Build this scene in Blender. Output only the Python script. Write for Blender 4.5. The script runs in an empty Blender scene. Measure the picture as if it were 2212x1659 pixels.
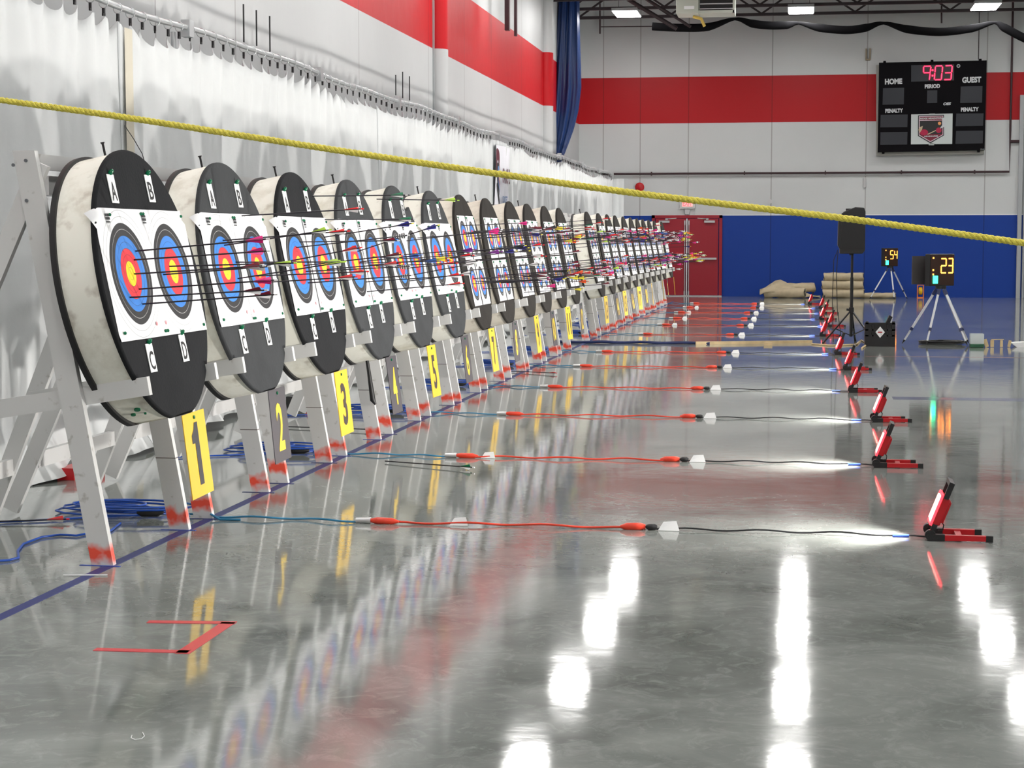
import bpy, bmesh, math, random
from mathutils import Vector, Matrix, Euler
S = bpy.context.scene; COL = S.collection; PI = math.pi
random.seed(7)
# ------------------------------------------------------------ camera
F = 3900.0; H = 1.48
PIT = math.atan(310/F); YAW = math.atan(629/math.hypot(F, 310))
cam = bpy.data.objects.new('camera', bpy.data.cameras.new('camera')); COL.objects.link(cam)
cam.location = (0, 0, H); cam.rotation_euler = (PI/2-PIT, 0, YAW)
cam.data.sensor_width = 36; cam.data.lens = 36*F/2212; cam.data.clip_end = 300
S.camera = cam
# ------------------------------------------------------------ world, view
w = bpy.data.worlds.new('world'); S.world = w; w.use_nodes = True
w.node_tree.nodes['Background'].inputs[0].default_value = (.83, .90, 1, 1)
w.node_tree.nodes['Background'].inputs[1].default_value = 0.3
S.view_settings.view_transform = 'Standard'; S.view_settings.look = 'None'
S.view_settings.gamma = 1; S.view_settings.use_curve_mapping = False
S.view_settings.exposure = 0.95
CEIL_E = 19.0      # ceiling fixtures
FLOOD_W = 36.0     # red floor work lights

# pixel of the photograph -> point of the hall (used only to take measurements)
_fw = Vector((-math.sin(YAW)*math.cos(PIT), math.cos(YAW)*math.cos(PIT), -math.sin(PIT)))
_rt = Vector((math.cos(YAW), math.sin(YAW), 0)); _up = _rt.cross(_fw)
def ray(x, y): return _fw + _rt*((x-1106)/F) + _up*((829.5-y)/F)
def onfloor(x, y, z=0.0):
    r = ray(x, y); return Vector((0, 0, H)) + r*((z-H)/r.z)
def atY(x, y, Y):
    r = ray(x, y); return Vector((0, 0, H)) + r*(Y/r.y)
def atX(x, y, X):
    r = ray(x, y); return Vector((0, 0, H)) + r*(X/r.x)

# ------------------------------------------------------------ mesh helpers
class MB:
    def __init__(s): s.v = []; s.f = []; s.m = []; s.sm = []
    def add(s, vs, fs, mi=0, smooth=False, M=None):
        b = len(s.v)
        for p in vs:
            p = Vector(p); s.v.append(tuple(M @ p) if M else tuple(p))
        for f in fs: s.f.append([b+i for i in f]); s.m.append(mi); s.sm.append(smooth)
        return s
    def box(s, c, d, mi=0, M=None):
        x, y, z = c; a, b, e = d[0]/2, d[1]/2, d[2]/2
        vs = [(x+i*a, y+j*b, z+k*e) for i in (-1, 1) for j in (-1, 1) for k in (-1, 1)]
        return s.add(vs, [(0,1,3,2),(4,6,7,5),(0,4,5,1),(2,3,7,6),(0,2,6,4),(1,5,7,3)], mi, False, M)
    def bar(s, p0, p1, wx, wy, up=(0, 0, 1), mi=0):
        p0, p1 = Vector(p0), Vector(p1); d = (p1-p0); L = d.length; z = d.normalized()
        x = Vector(up).cross(z)
        if x.length < 1e-4: x = Vector((1, 0, 0)).cross(z)
        x.normalize(); y = z.cross(x)
        M = Matrix.Translation((p0+p1)/2) @ Matrix((x, y, z)).transposed().to_4x4()
        return s.box((0, 0, 0), (wx, wy, L), mi, M)
    def tube(s, pts, r, n=8, mi=0, cap=True, closed=False):
        pts = [Vector(p) for p in pts]; N = len(pts); rs = r if isinstance(r, (list, tuple)) else [r]*N
        vs = []; prev = None
        for i, p in enumerate(pts):
            if closed: t = pts[(i+1) % N]-pts[i-1]
            else: t = pts[min(i+1, N-1)]-pts[max(i-1, 0)]
            t = t.normalized() if t.length > 1e-9 else Vector((0, 0, 1))
            if prev is None:
                a = Vector((0, 0, 1)) if abs(t.z) < .9 else Vector((1, 0, 0)); x = a.cross(t).normalized()
            else: x = (prev - t*prev.dot(t)).normalized()
            prev = x; y = t.cross(x)
            for k in range(n):
                q = 2*PI*k/n; vs.append(p + (x*math.cos(q)+y*math.sin(q))*rs[i])
        fs = []; R = N if closed else N-1
        for i in range(R):
            for k in range(n):
                a = i*n+k; b = i*n+(k+1) % n; c = ((i+1) % N)*n+(k+1) % n; d = ((i+1) % N)*n+k
                fs.append((a, b, c, d))
        s.add(vs, fs, mi, True)
        if cap and not closed:
            s.add(vs[:n], [tuple(range(n-1, -1, -1))], mi); s.add(vs[-n:], [tuple(range(n))], mi)
        return s
    def prism(s, poly, a, b, axis='x', mi=0, M=None):
        # poly in the two other axes, extruded from a to b along axis
        n = len(poly)
        def P(t, u, v):
            return (t, u, v) if axis == 'x' else ((u, t, v) if axis == 'y' else (u, v, t))
        vs = [P(a, *p) for p in poly]+[P(b, *p) for p in poly]
        fs = [tuple(range(n)), tuple(range(2*n-1, n-1, -1))]+[(i, i+n, (i+1) % n+n, (i+1) % n) for i in range(n)]
        return s.add(vs, fs, mi, False, M)
    def build(s, name, mats, parent=None, loc=None, rot=None, bevel=0, fix=True):
        me = bpy.data.meshes.new(name); me.from_pydata(s.v, [], s.f)
        if not isinstance(mats, (list, tuple)): mats = [mats]
        for m in mats: me.materials.append(m)
        for i, p in enumerate(me.polygons): p.material_index = s.m[i]; p.use_smooth = s.sm[i]
        if fix:
            bm = bmesh.new(); bm.from_mesh(me); bmesh.ops.recalc_face_normals(bm, faces=bm.faces); bm.to_mesh(me); bm.free()
        o = bpy.data.objects.new(name, me); COL.objects.link(o)
        if parent: o.parent = parent
        if loc is not None: o.location = loc
        if rot is not None: o.rotation_euler = rot
        if bevel:
            b = o.modifiers.new('bevel', 'BEVEL'); b.width = bevel; b.segments = 2; b.limit_method = 'ANGLE'
        return o
def tag(o, label, cat, group=None, kind=None):
    if label: o['label'] = label
    if cat: o['category'] = cat
    if group: o['group'] = group
    if kind: o['kind'] = kind
    return o
def empty(name, loc=(0, 0, 0), rot=(0, 0, 0)):
    o = bpy.data.objects.new(name, None); o.empty_display_size = .1; COL.objects.link(o)
    o.location = loc; o.rotation_euler = rot; return o
def dup(o, loc=None, rot=None, parent=None):
    c = o.copy(); COL.objects.link(c)
    if parent: c.parent = parent
    if loc is not None: c.location = loc
    if rot is not None: c.rotation_euler = rot
    for ch in o.children: dup(ch, parent=c)
    return c
def text_part(mb, string, cx, cy, w, h, mi=0, M=None, bold=.0, shear=0.0):
    """letters as a flat mesh in the local x (right), y (up) plane, fitted to w x h"""
    cu = bpy.data.curves.new('t', 'FONT'); cu.body = string; cu.size = 1; cu.offset = bold; cu.resolution_u = 3; cu.shear = shear
    ob = bpy.data.objects.new('t', cu); me = bpy.data.meshes.new_from_object(ob)
    xs = [v.co.x for v in me.vertices]; ys = [v.co.y for v in me.vertices]
    x0, x1, y0, y1 = min(xs), max(xs), min(ys), max(ys)
    vs = [(cx+((v.co.x-x0)/(x1-x0)-.5)*w, cy+((v.co.y-y0)/(y1-y0)-.5)*h, 0) for v in me.vertices]
    mb.add(vs, [tuple(p.vertices) for p in me.polygons], mi, False, M)
    bpy.data.objects.remove(ob); bpy.data.curves.remove(cu); bpy.data.meshes.remove(me)

# ------------------------------------------------------------ materials
def NT(name):
    m = bpy.data.materials.new(name); m.use_nodes = True; nt = m.node_tree
    return m, nt, nt.nodes, nt.links, nt.nodes['Principled BSDF']
def mat(name, col, rough=.5, metal=0, spec=.5, var=0.0, scale=8, emit=None, es=0, bump=0, bscale=40, col2=None, coat=0, trans=0, alpha=1):
    m, nt, N, L, b = NT(name)
    c = tuple(col)+(1,); b.inputs['Base Color'].default_value = c
    b.inputs['Roughness'].default_value = rough; b.inputs['Metallic'].default_value = metal
    b.inputs['Specular IOR Level'].default_value = spec; b.inputs['Coat Weight'].default_value = coat
    b.inputs['Transmission Weight'].default_value = trans; b.inputs['Alpha'].default_value = alpha
    if var or col2:
        tc = N.new('ShaderNodeTexCoord'); no = N.new('ShaderNodeTexNoise'); no.inputs['Scale'].default_value = scale; no.inputs['Detail'].default_value = 5
        L.new(tc.outputs['Object'], no.inputs['Vector']); r = N.new('ShaderNodeValToRGB'); L.new(no.outputs['Fac'], r.inputs['Fac'])
        d = tuple(x*(1-var) for x in col) if not col2 else tuple(col2)
        r.color_ramp.elements[0].position = .35; r.color_ramp.elements[1].position = .62
        r.color_ramp.elements[0].color = d+(1,); r.color_ramp.elements[1].color = c
        L.new(r.outputs['Color'], b.inputs['Base Color'])
    if emit: b.inputs['Emission Color'].default_value = tuple(emit)+(1,); b.inputs['Emission Strength'].default_value = es
    if bump:
        tc = N.new('ShaderNodeTexCoord'); no = N.new('ShaderNodeTexNoise'); no.inputs['Scale'].default_value = bscale; no.inputs['Detail'].default_value = 4
        L.new(tc.outputs['Object'], no.inputs['Vector']); bp = N.new('ShaderNodeBump'); bp.inputs['Strength'].default_value = bump; bp.inputs['Distance'].default_value = .01
        L.new(no.outputs['Fac'], bp.inputs['Height']); L.new(bp.outputs['Normal'], b.inputs['Normal'])
    return m
def math_n(N, L, op, a, b=None, c=None):
    n = N.new('ShaderNodeMath'); n.operation = op
    for i, q in enumerate((a, b, c)):
        if q is None: continue
        if isinstance(q, (int, float)): n.inputs[i].default_value = q
        else: L.new(q, n.inputs[i])
    return n.outputs[0]
def mixc(N, L, fac, a, b):
    n = N.new('ShaderNodeMix'); n.data_type = 'RGBA'
    if isinstance(fac, (int, float)): n.inputs[0].default_value = fac
    else: L.new(fac, n.inputs[0])
    for i, q in ((6, a), (7, b)):
        if isinstance(q, tuple): n.inputs[i].default_value = q+(1,) if len(q) == 3 else q
        else: L.new(q, n.inputs[i])
    return n.outputs[2]

# painted tilt-up concrete walls: white, red stripe, blue wainscot (only far wall), panel joints
def wall_mat(name, axis, joints, blue):
    m, nt, N, L, b = NT(name)
    g = N.new('ShaderNodeNewGeometry'); sp = N.new('ShaderNodeSeparateXYZ'); L.new(g.outputs['Position'], sp.inputs[0])
    Z = sp.outputs['Z']; A = sp.outputs[axis]
    no = N.new('ShaderNodeTexNoise'); no.inputs['Scale'].default_value = .5; no.inputs['Detail'].default_value = 6; L.new(g.outputs['Position'], no.inputs['Vector'])
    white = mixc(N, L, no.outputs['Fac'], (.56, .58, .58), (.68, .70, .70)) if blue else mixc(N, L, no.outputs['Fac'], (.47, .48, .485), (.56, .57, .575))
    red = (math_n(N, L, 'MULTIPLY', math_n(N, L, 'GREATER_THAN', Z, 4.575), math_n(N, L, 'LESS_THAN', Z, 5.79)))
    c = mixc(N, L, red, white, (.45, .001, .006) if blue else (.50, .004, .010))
    if blue:
        c = mixc(N, L, math_n(N, L, 'LESS_THAN', Z, 2.142), c, (.001, .042, .30))
        c = mixc(N, L, math_n(N, L, 'COMPARE', Z, 2.15, .012), c, (.8, .8, .82))
    j = None
    for q in joints:
        t = math_n(N, L, 'COMPARE', A, q, .014); j = t if j is None else math_n(N, L, 'MAXIMUM', j, t)
    if j is not None:
        n = N.new('ShaderNodeMix'); n.data_type = 'RGBA'; n.blend_type = 'MULTIPLY'; L.new(j, n.inputs[0]); L.new(c, n.inputs[6]); n.inputs[7].default_value = (.62, .60, .60, 1); c = n.outputs[2]
    L.new(c, b.inputs['Base Color']); b.inputs['Roughness'].default_value = .45; b.inputs['Specular IOR Level'].default_value = .35
    n2 = N.new('ShaderNodeTexNoise'); n2.inputs['Scale'].default_value = 3; n2.inputs['Detail'].default_value = 3; L.new(g.outputs['Position'], n2.inputs['Vector'])
    bp = N.new('ShaderNodeBump'); bp.inputs['Strength'].default_value = .25; bp.inputs['Distance'].default_value = .02; L.new(n2.outputs['Fac'], bp.inputs['Height']); L.new(bp.outputs['Normal'], b.inputs['Normal'])
    return m
def floor_mat():
    m, nt, N, L, b = NT('polished_concrete')
    g = N.new('ShaderNodeNewGeometry')
    n1 = N.new('ShaderNodeTexNoise'); n1.inputs['Scale'].default_value = 1.3; n1.inputs['Detail'].default_value = 9; n1.inputs['Roughness'].default_value = .62; n1.inputs['Distortion'].default_value = .8
    L.new(g.outputs['Position'], n1.inputs['Vector'])
    r = N.new('ShaderNodeValToRGB'); L.new(n1.outputs['Fac'], r.inputs[0]); r.color_ramp.elements[0].position = .3; r.color_ramp.elements[1].position = .72
    r.color_ramp.elements[0].color = (.135, .150, .138, 1); r.color_ramp.elements[1].color = (.30, .322, .30, 1)
    n3 = N.new('ShaderNodeTexNoise'); n3.inputs['Scale'].default_value = 9; n3.inputs['Detail'].default_value = 8; n3.inputs['Roughness'].default_value = .7; n3.inputs['Distortion'].default_value = 1.5
    L.new(g.outputs['Position'], n3.inputs['Vector'])
    r3 = N.new('ShaderNodeValToRGB'); L.new(n3.outputs['Fac'], r3.inputs[0]); r3.color_ramp.elements[0].position = .50; r3.color_ramp.elements[1].position = .74
    r3.color_ramp.elements[0].color = (0, 0, 0, 1); r3.color_ramp.elements[1].color = (.5, .5, .5, 1)
    c = mixc(N, L, r3.outputs[0], r.outputs[0], (.40, .42, .40))
    L.new(c, b.inputs['Base Color'])
    rr = N.new('ShaderNodeMapRange'); L.new(n1.outputs['Fac'], rr.inputs[0]); rr.inputs[3].default_value = .045; rr.inputs[4].default_value = .10
    L.new(rr.outputs[0], b.inputs['Roughness']); b.inputs['Specular IOR Level'].default_value = .52
    n2 = N.new('ShaderNodeTexNoise'); n2.inputs['Scale'].default_value = 7; n2.inputs['Detail'].default_value = 3; L.new(g.outputs['Position'], n2.inputs['Vector'])
    bp = N.new('ShaderNodeBump'); bp.inputs['Strength'].default_value = .06; bp.inputs['Distance'].default_value = .006; L.new(n2.outputs['Fac'], bp.inputs['Height']); L.new(bp.outputs['Normal'], b.inputs['Normal'])
    return m
# white painted timber with sprayed orange-red mark near the foot
def timber_mat(name, spray, cut=False):
    m, nt, N, L, b = NT(name)
    tc = N.new('ShaderNodeTexCoord'); sp = N.new('ShaderNodeSeparateXYZ'); L.new(tc.outputs['Object'], sp.inputs[0])
    no = N.new('ShaderNodeTexNoise'); no.inputs['Scale'].default_value = 14; no.inputs['Detail'].default_value = 6; L.new(tc.outputs['Object'], no.inputs['Vector'])
    r = N.new('ShaderNodeValToRGB'); L.new(no.outputs['Fac'], r.inputs[0]); r.color_ramp.elements[0].position = .27; r.color_ramp.elements[1].position = .36
    r.color_ramp.elements[0].color = (.42, .41, .38, 1); r.color_ramp.elements[1].color = (.66, .66, .65, 1)
    c = r.outputs[0]
    if spray:
        oi = N.new('ShaderNodeObjectInfo')
        cz = math_n(N, L, 'ADD', .045, math_n(N, L, 'MULTIPLY', oi.outputs['Random'], .05))
        dz = math_n(N, L, 'ABSOLUTE', math_n(N, L, 'SUBTRACT', sp.outputs['Z'], cz))
        n2 = N.new('ShaderNodeTexNoise'); n2.noise_dimensions = '4D'; n2.inputs['Scale'].default_value = 16; L.new(tc.outputs['Object'], n2.inputs['Vector'])
        L.new(math_n(N, L, 'MULTIPLY', oi.outputs['Random'], 30), n2.inputs['W'])
        f = math_n(N, L, 'ADD', math_n(N, L, 'MULTIPLY', dz, -17), math_n(N, L, 'MULTIPLY', n2.outputs['Fac'], 2.3))
        mr = N.new('ShaderNodeMapRange'); L.new(f, mr.inputs[0]); mr.inputs[1].default_value = .30; mr.inputs[2].default_value = 1.05
        c = mixc(N, L, mr.outputs[0], c, (.85, .085, .045))
    if cut: c = mixc(N, L, math_n(N, L, 'COMPARE', sp.outputs['Z'], .37, .0025), c, (.15, .13, .12))
    L.new(c, b.inputs['Base Color']); b.inputs['Roughness'].default_value = .5
    return m
# printed target: rings from the paper's own UVs (metres from the centre)
def face_mat(name, R, sheet):
    m, nt, N, L, b = NT(name)
    uv = N.new('ShaderNodeUVMap'); ln = N.new('ShaderNodeVectorMath'); ln.operation = 'LENGTH'; L.new(uv.outputs[0], ln.inputs[0]); D = ln.outputs['Value']
    c = (.86, .87, .88)
    step = R/10
    def lines(c, ks, col, w):
        for k in ks: c = mixc(N, L, math_n(N, L, 'COMPARE', D, k*step, w), c, col)
        return c
    c = lines(c, (10, 9), (.38, .39, .40), .0011)
    for k, col in ((8, (.018, .018, .020)), (6, (.035, .22, .68)), (4, (.78, .03, .045)), (2, (.95, .72, .015))):
        c = mixc(N, L, math_n(N, L, 'LESS_THAN', D, k*step), c, col)
    c = lines(c, (7,), (.45, .45, .45), .0012); c = lines(c, (6, 5, 4, 3, 2, 1), (.02, .02, .03), .0007)
    L.new(c, b.inputs['Base Color']); b.inputs['Roughness'].default_value = .55
    return m
def foam_mat(name, c1, c2):
    m, nt, N, L, b = NT(name)
    tc = N.new('ShaderNodeTexCoord'); no = N.new('ShaderNodeTexNoise'); no.inputs['Scale'].default_value = 3.2; no.inputs['Detail'].default_value = 8; no.inputs['Roughness'].default_value = .65
    oi = N.new('ShaderNodeObjectInfo'); va = N.new('ShaderNodeVectorMath'); va.operation = 'ADD'; L.new(tc.outputs['Object'], va.inputs[0]); L.new(oi.outputs['Random'], va.inputs[1])
    vs = N.new('ShaderNodeVectorMath'); vs.operation = 'SCALE'; vs.inputs[3].default_value = 1; L.new(va.outputs[0], vs.inputs[0])
    L.new(vs.outputs[0], no.inputs['Vector'])
    r = N.new('ShaderNodeValToRGB'); L.new(no.outputs['Fac'], r.inputs[0]); r.color_ramp.elements[0].position = .30; r.color_ramp.elements[1].position = .50
    r.color_ramp.elements[0].color = c2+(1,); r.color_ramp.elements[1].color = c1+(1,)
    # brown blotches spread by noise over the whole foam drum
    sp = N.new('ShaderNodeSeparateXYZ'); L.new(tc.outputs['Object'], sp.inputs[0])
    n2 = N.new('ShaderNodeTexNoise'); n2.inputs['Scale'].default_value = 9; n2.inputs['Detail'].default_value = 6; L.new(tc.outputs['Object'], n2.inputs['Vector'])
    r2 = N.new('ShaderNodeValToRGB'); L.new(n2.outputs['Fac'], r2.inputs[0]); r2.color_ramp.elements[0].position = .58; r2.color_ramp.elements[1].position = .72
    r2.color_ramp.elements[0].color = (0, 0, 0, 1); r2.color_ramp.elements[1].color = (.55, .55, .55, 1)
    c = mixc(N, L, r2.outputs[0], r.outputs[0], (.36, .30, .22))
    L.new(c, b.inputs['Base Color']); b.inputs['Roughness'].default_value = .8
    return m

M = {}
M['wall_far'] = wall_mat('painted_wall_far', 'X', (-5.3, -4.312, -3.035, -.851, 1.588, 4.615, 9.4, 13), True)
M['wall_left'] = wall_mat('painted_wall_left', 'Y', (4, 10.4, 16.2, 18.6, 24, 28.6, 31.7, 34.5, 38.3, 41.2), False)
M['floor'] = floor_mat()
M['grey_wall'] = mat('grey_wall', (.5, .5, .5), .6, var=.1, scale=.4)
M['deck'] = mat('ceiling_deck', (.28, .29, .29), .6, var=.25, scale=.4)
M['steel_dark'] = mat('dark_joist_paint', (.035, .025, .028), .5)
M['pipe_dark'] = mat('dark_red_pipe', (.035, .010, .014), .45)
M['white_paint'] = mat('white_conduit', (.62, .62, .62), .4)
M['legw'] = timber_mat('white_painted_leg', True)
M['legc'] = timber_mat('white_painted_leg_spliced', True, True)
M['timber'] = timber_mat('white_painted_timber', False)
M['foam'] = foam_mat('cream_foam', (.90, .89, .80), (.68, .65, .54))
M['foam2'] = foam_mat('tan_foam', (.78, .73, .63), (.56, .50, .41))
M['face_dark'] = mat('charcoal_foam_face', (.017, .018, .020), .9, spec=.2, var=.15, scale=5, bump=.2, bscale=60)
M['face_mid'] = mat('grey_foam_face', (.052, .055, .058), .9, spec=.2, var=.15, scale=5, bump=.2, bscale=60)
M['face_brown'] = mat('brown_black_foam_face', (.030, .027, .024), .9, spec=.2, var=.2, scale=5, bump=.2, bscale=60)
M['rubber'] = mat('black_rubber', (.010, .010, .011), .6)
M['t60'] = face_mat('target_print_large', .30, .31)
M['t40'] = face_mat('target_print_small', .20, .205)
M['paper'] = mat('white_paper', (.85, .86, .86), .55)
M['ink'] = mat('black_ink', (.012, .012, .014), .5)
M['pin'] = mat('green_pin_plastic', (.0, .15, .06), .25)
M['yellow_plate'] = mat('yellow_plate', (.84, .52, .008), .45, var=.03, scale=3)
M['black_plate'] = mat('charcoal_plate', (.050, .045, .052), .45)
M['yellow_digit'] = mat('yellow_digit', (.9, .60, .02), .45)
M['dark_digit'] = mat('dark_digit', (.035, .02, .012), .45)
M['bolt'] = mat('steel_bolt', (.25, .26, .28), .3, metal=1)
M['chrome'] = mat('galvanised_pipe', (.60, .62, .63), .32, metal=.85)
M['shaft'] = mat('black_carbon', (.010, .008, .014), .35)
M['cloth'] = mat('white_cloth', (.66, .68, .685), .75, bump=.5, bscale=9, var=.05, scale=1.5)
M['hem'] = mat('cream_cloth_hem', (.60, .56, .46), .8)
M['blue_cloth'] = mat('blue_vinyl', (.011, .040, .16), .33, bump=.1, bscale=4)
M['rope'] = mat('yellow_rope_fibre', (.98, .86, .12), .5, bump=.6, bscale=350, var=.15, scale=90)
M['red'] = mat('red_paint', (.50, .006, .012), .35)
M['dkred'] = mat('dark_red_door_paint', (.33, .006, .020), .4)
M['black'] = mat('black_plastic', (.012, .012, .013), .4)
M['blackgloss'] = mat('black_satin_metal', (.014, .014, .015), .28)
M['score'] = mat('scoreboard_black', (.004, .0035, .005), .75, spec=.12)
M['lens'] = mat('smoked_digit_window', (.045, .048, .056), .5, spec=.2)
M['letter'] = mat('silver_lettering', (.62, .64, .66), .5)
M['alu'] = mat('white_aluminium_leg', (.66, .68, .70), .35, metal=.2)
M['navy'] = mat('navy_plastic', (.01, .02, .09), .4)
M['tan'] = mat('tan_canvas', (.58, .49, .33), .85, var=.15, scale=6, bump=.4, bscale=12)
M['wood'] = mat('raw_timber', (.72, .55, .30), .6, var=.2, scale=7)
M['greenclr'] = mat('green_base_plastic', (.02, .11, .05), .3)
M['clear'] = mat('clear_plastic', (.80, .86, .84), .15, alpha=.38)
M['orange'] = mat('orange_plastic', (.85, .22, .04), .4)
M['blue_cord'] = mat('blue_cord_jacket', (.010, .075, .42), .35)
M['teal_cord'] = mat('teal_cord_jacket', (.03, .22, .40), .35)
M['red_cord'] = mat('red_cord_jacket', (.75, .05, .02), .35)
M['black_cord'] = mat('black_cord_jacket', (.008, .008, .010), .35)
M['bluetape'] = mat('navy_floor_tape', (.016, .026, .16), .45)
M['bluetape2'] = mat('blue_masking_tape', (.02, .06, .36), .5)
M['redtape'] = mat('red_floor_tape', (.62, .045, .055), .4)
M['pinkline'] = mat('faded_red_court_line', (.33, .16, .16), .18)
M['blueline'] = mat('faded_blue_court_line', (.10, .12, .20), .18)
M['ceil_led'] = mat('ceiling_led', (.9, .9, .9), .4, emit=(1, .98, .955), es=CEIL_E)
M['flood_led'] = mat('flood_led', (.9, .5, .45), .4, emit=(1, .30, .24), es=4.5)
M['flood_rim'] = mat('glowing_red_rim', (.9, .05, .05), .4, emit=(1, .03, .05), es=1.6)
M['ledred'] = mat('red_led_digit', (.9, .02, .06), .4, emit=(1, .015, .05), es=3)
M['ledor'] = mat('orange_led_digit', (.9, .3, .02), .4, emit=(1, .30, .035), es=4.5)
M['ledgr'] = mat('green_led_lamp', (.0, .9, .4), .4, emit=(.02, 1, .42), es=5)
M['exit'] = mat('exit_letters', (.9, .1, .1), .4, emit=(1, .05, .06), es=1.8)
M['exitback'] = mat('exit_panel', (.75, .35, .35), .4, emit=(1, .35, .33), es=.5)
M['heater'] = mat('beige_heater_case', (.50, .53, .46), .45)
M['silver'] = mat('brushed_silver', (.55, .55, .56), .35, metal=.6)
M['slat'] = mat('grey_sectional_door', (.40, .44, .48), .4)
M['frame'] = mat('grey_steel_post', (.40, .42, .43), .4)

# ------------------------------------------------------------ hall shell
YF = 48.3; XL = -5.95; XR = 21.0; ZC = 8.35
def struct(name, mb, m, label=None):
    o = mb.build(name, m); o['kind'] = 'structure'
    if label: o['label'] = label
    return o
struct('floor', MB().box(((XL+XR)/2, 18, -.1), (XR-XL+1, 62, .2)), M['floor'])
struct('wall_far', MB().box(((XL+XR)/2, YF+.15, ZC/2), (XR-XL+1, .3, ZC)), M['wall_far'])
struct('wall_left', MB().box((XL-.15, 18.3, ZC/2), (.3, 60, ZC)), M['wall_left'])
struct('wall_right', MB().box((XR+.15, 18.3, ZC/2), (.3, 60, ZC)), M['grey_wall'])
struct('wall_back', MB().box(((XL+XR)/2, -12.15, ZC/2), (XR-XL+1, .3, ZC)), M['grey_wall'])
struct('ceiling', MB().box(((XL+XR)/2, 18.3, ZC+.1), (XR-XL+1, 60.6, .2)), M['deck'])
# engaged columns on the left wall (white below, red across the stripe)
for i, y in enumerate((29.15, 41.7, 13.0)):
    mb = MB(); mb.tube([(XL+.02, y, 0), (XL+.02, y, ZC)], .19, 24)
    struct('trim_%d' % (i+1), mb, M['wall_left'])
mb = MB(); mb.box((XL+.015, 28.93, ZC/2), (.03, .025, ZC)); struct('trim_4', mb, M['frame'])
mb = MB(); mb.box((5.50, YF-.05, 2.6), (.10, .1, 5.2)); mb.box((5.62, YF-.03, 2.6), (.05, .06, 5.2)); struct('trim_5', mb, M['frame'])
# sectional roll-up door right of the post
mb = MB()
for k in range(11): mb.box((7.6, YF-.06, .23+k*.455), (3.9, .05, .445))
d2 = struct('door_2', mb, M['slat'])
mb = MB(); mb.box((5.68, YF-.10, .35), (.05, .05, .10)); mb.build('door_roller', M['black'], d2)
# double red exit door
X0, X1 = -3.985, -2.12; XM = (X0+X1)/2
d1 = MB().box((X0+.04, YF-.03, 1.075), (.08, .06, 2.15)).box((X1-.04, YF-.03, 1.075), (.08, .06, 2.15)).box((XM, YF-.03, 2.11), (X1-X0, .06, .08)).build('door_1', M['dkred'])
d1['kind'] = 'structure'
for sx in (-1, 1):
    leaf = MB().box((XM+sx*.43, YF-.035, 1.045), (.80, .045, 2.03)).build('door_leaf', M['dkred'], d1)
    MB().box((XM+sx*.60, YF-.095, 1.98), (.28, .06, .055)).build('door_closer', M['silver'], leaf)
    mb = MB().bar((XM+sx*.52, YF-.09, 2.05), (XM+sx*.28, YF-.06, 2.07), .02, .015); mb.box((XM+sx*.54, YF-.09, 2.045), (.06, .05, .04)); mb.build('closer_arm', M['silver'], leaf)
    mb = MB().box((XM+sx*.43, YF-.115, 1.0), (.72, .045, .05)); mb.box((XM+sx*.12, YF-.09, 1.0), (.09, .07, .07)); mb.build('panic_bar', M['silver'], leaf)
    mb = MB().tube([(XM+sx*.055, YF-.085, .06), (XM+sx*.055, YF-.085, 1.98)], .012, 8); mb.box((XM+sx*.055, YF-.08, .08), (.035, .04, .12)); mb.box((XM+sx*.055, YF-.08, 1.95), (.035, .04, .12)); mb.build('vertical_rod', M['silver'], leaf)
MB().box((XM, YF-.07, 1.04), (.030, .05, 2.04)).build('center_mullion', mat('bright_mullion', (.85, .85, .86), .3, metal=.3), d1)
MB().box((XM, YF-.06, .012), (X1-X0, .10, .024)).build('threshold', M['silver'], d1)
# tape and court lines
tag(MB().box((-3.105, 16, .0006), (.055, 56, .0012)).build('floor_tape', M['bluetape']), 'long navy tape line on the floor along the front feet of the stands', 'tape')
mb = MB(); z = .0016
def strip(mb, a, b, wd, z=z):
    a = Vector((a[0], a[1], 0)); b = Vector((b[0], b[1], 0)); d = (b-a).normalized(); n = Vector((-d.y, d.x, 0))*wd/2
    mb.add([a+n+Vector((0, 0, z)), a-n+Vector((0, 0, z)), b-n+Vector((0, 0, z)), b+n+Vector((0, 0, z)), a+n, a-n, b-n, b+n],
           [(0, 1, 2, 3), (0, 4, 5, 1), (1, 5, 6, 2), (2, 6, 7, 3), (3, 7, 4, 0)])
strip(mb, (-2.50, 6.62), (-2.155, 6.655), .045); strip(mb, (-2.185, 6.66), (-2.185, 6.12), .055); strip(mb, (-2.52, 6.135), (-2.17, 6.15), .045)
tag(mb.build('corner_tape', M['redtape']), 'red tape bracket stuck on the floor in the left foreground', 'tape')
struct('trim_6', MB().box((10.3, 23.55, .0005), (19, .07, .001)), M['pinkline'])
struct('trim_7', MB().box((10.6, 17.3, .0005), (19.5, .28, .001)), M['blueline'])

# ------------------------------------------------------------ roof joists, lights, services
def joist(y):
    e = empty('roof_joist', (0, y, 0)); L0, L1 = -5.9, 20.9
    for zz in (7.12, 7.95):
        MB().box(((L0+L1)/2, 0, zz), (L1-L0, .09, .07)).build('chord', M['steel_dark'], e)
    mb = MB(); x = L0+.2; up = True
    while x < L1-1.3:
        mb.bar((x, 0, 7.14 if up else 7.92), (x+1.15, 0, 7.92 if up else 7.14), .045, .045, up=(0, 1, 0)); x += 1.15; up = not up
    mb.build('web', M['steel_dark'], e)
    return e
j0 = joist(46.2)
jl = ['dark steel roof joist nearest the far wall', 'dark steel roof joist second from the far wall, above the scoreboard']
for k in range(20):
    o = j0 if k == 0 else dup(j0, (0, 46.2-1.75*k, 0))
    tag(o, jl[k] if k < 2 else 'dark steel roof joist overhead, third or further from the far wall', 'joist', 'roof joists across the hall')
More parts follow.
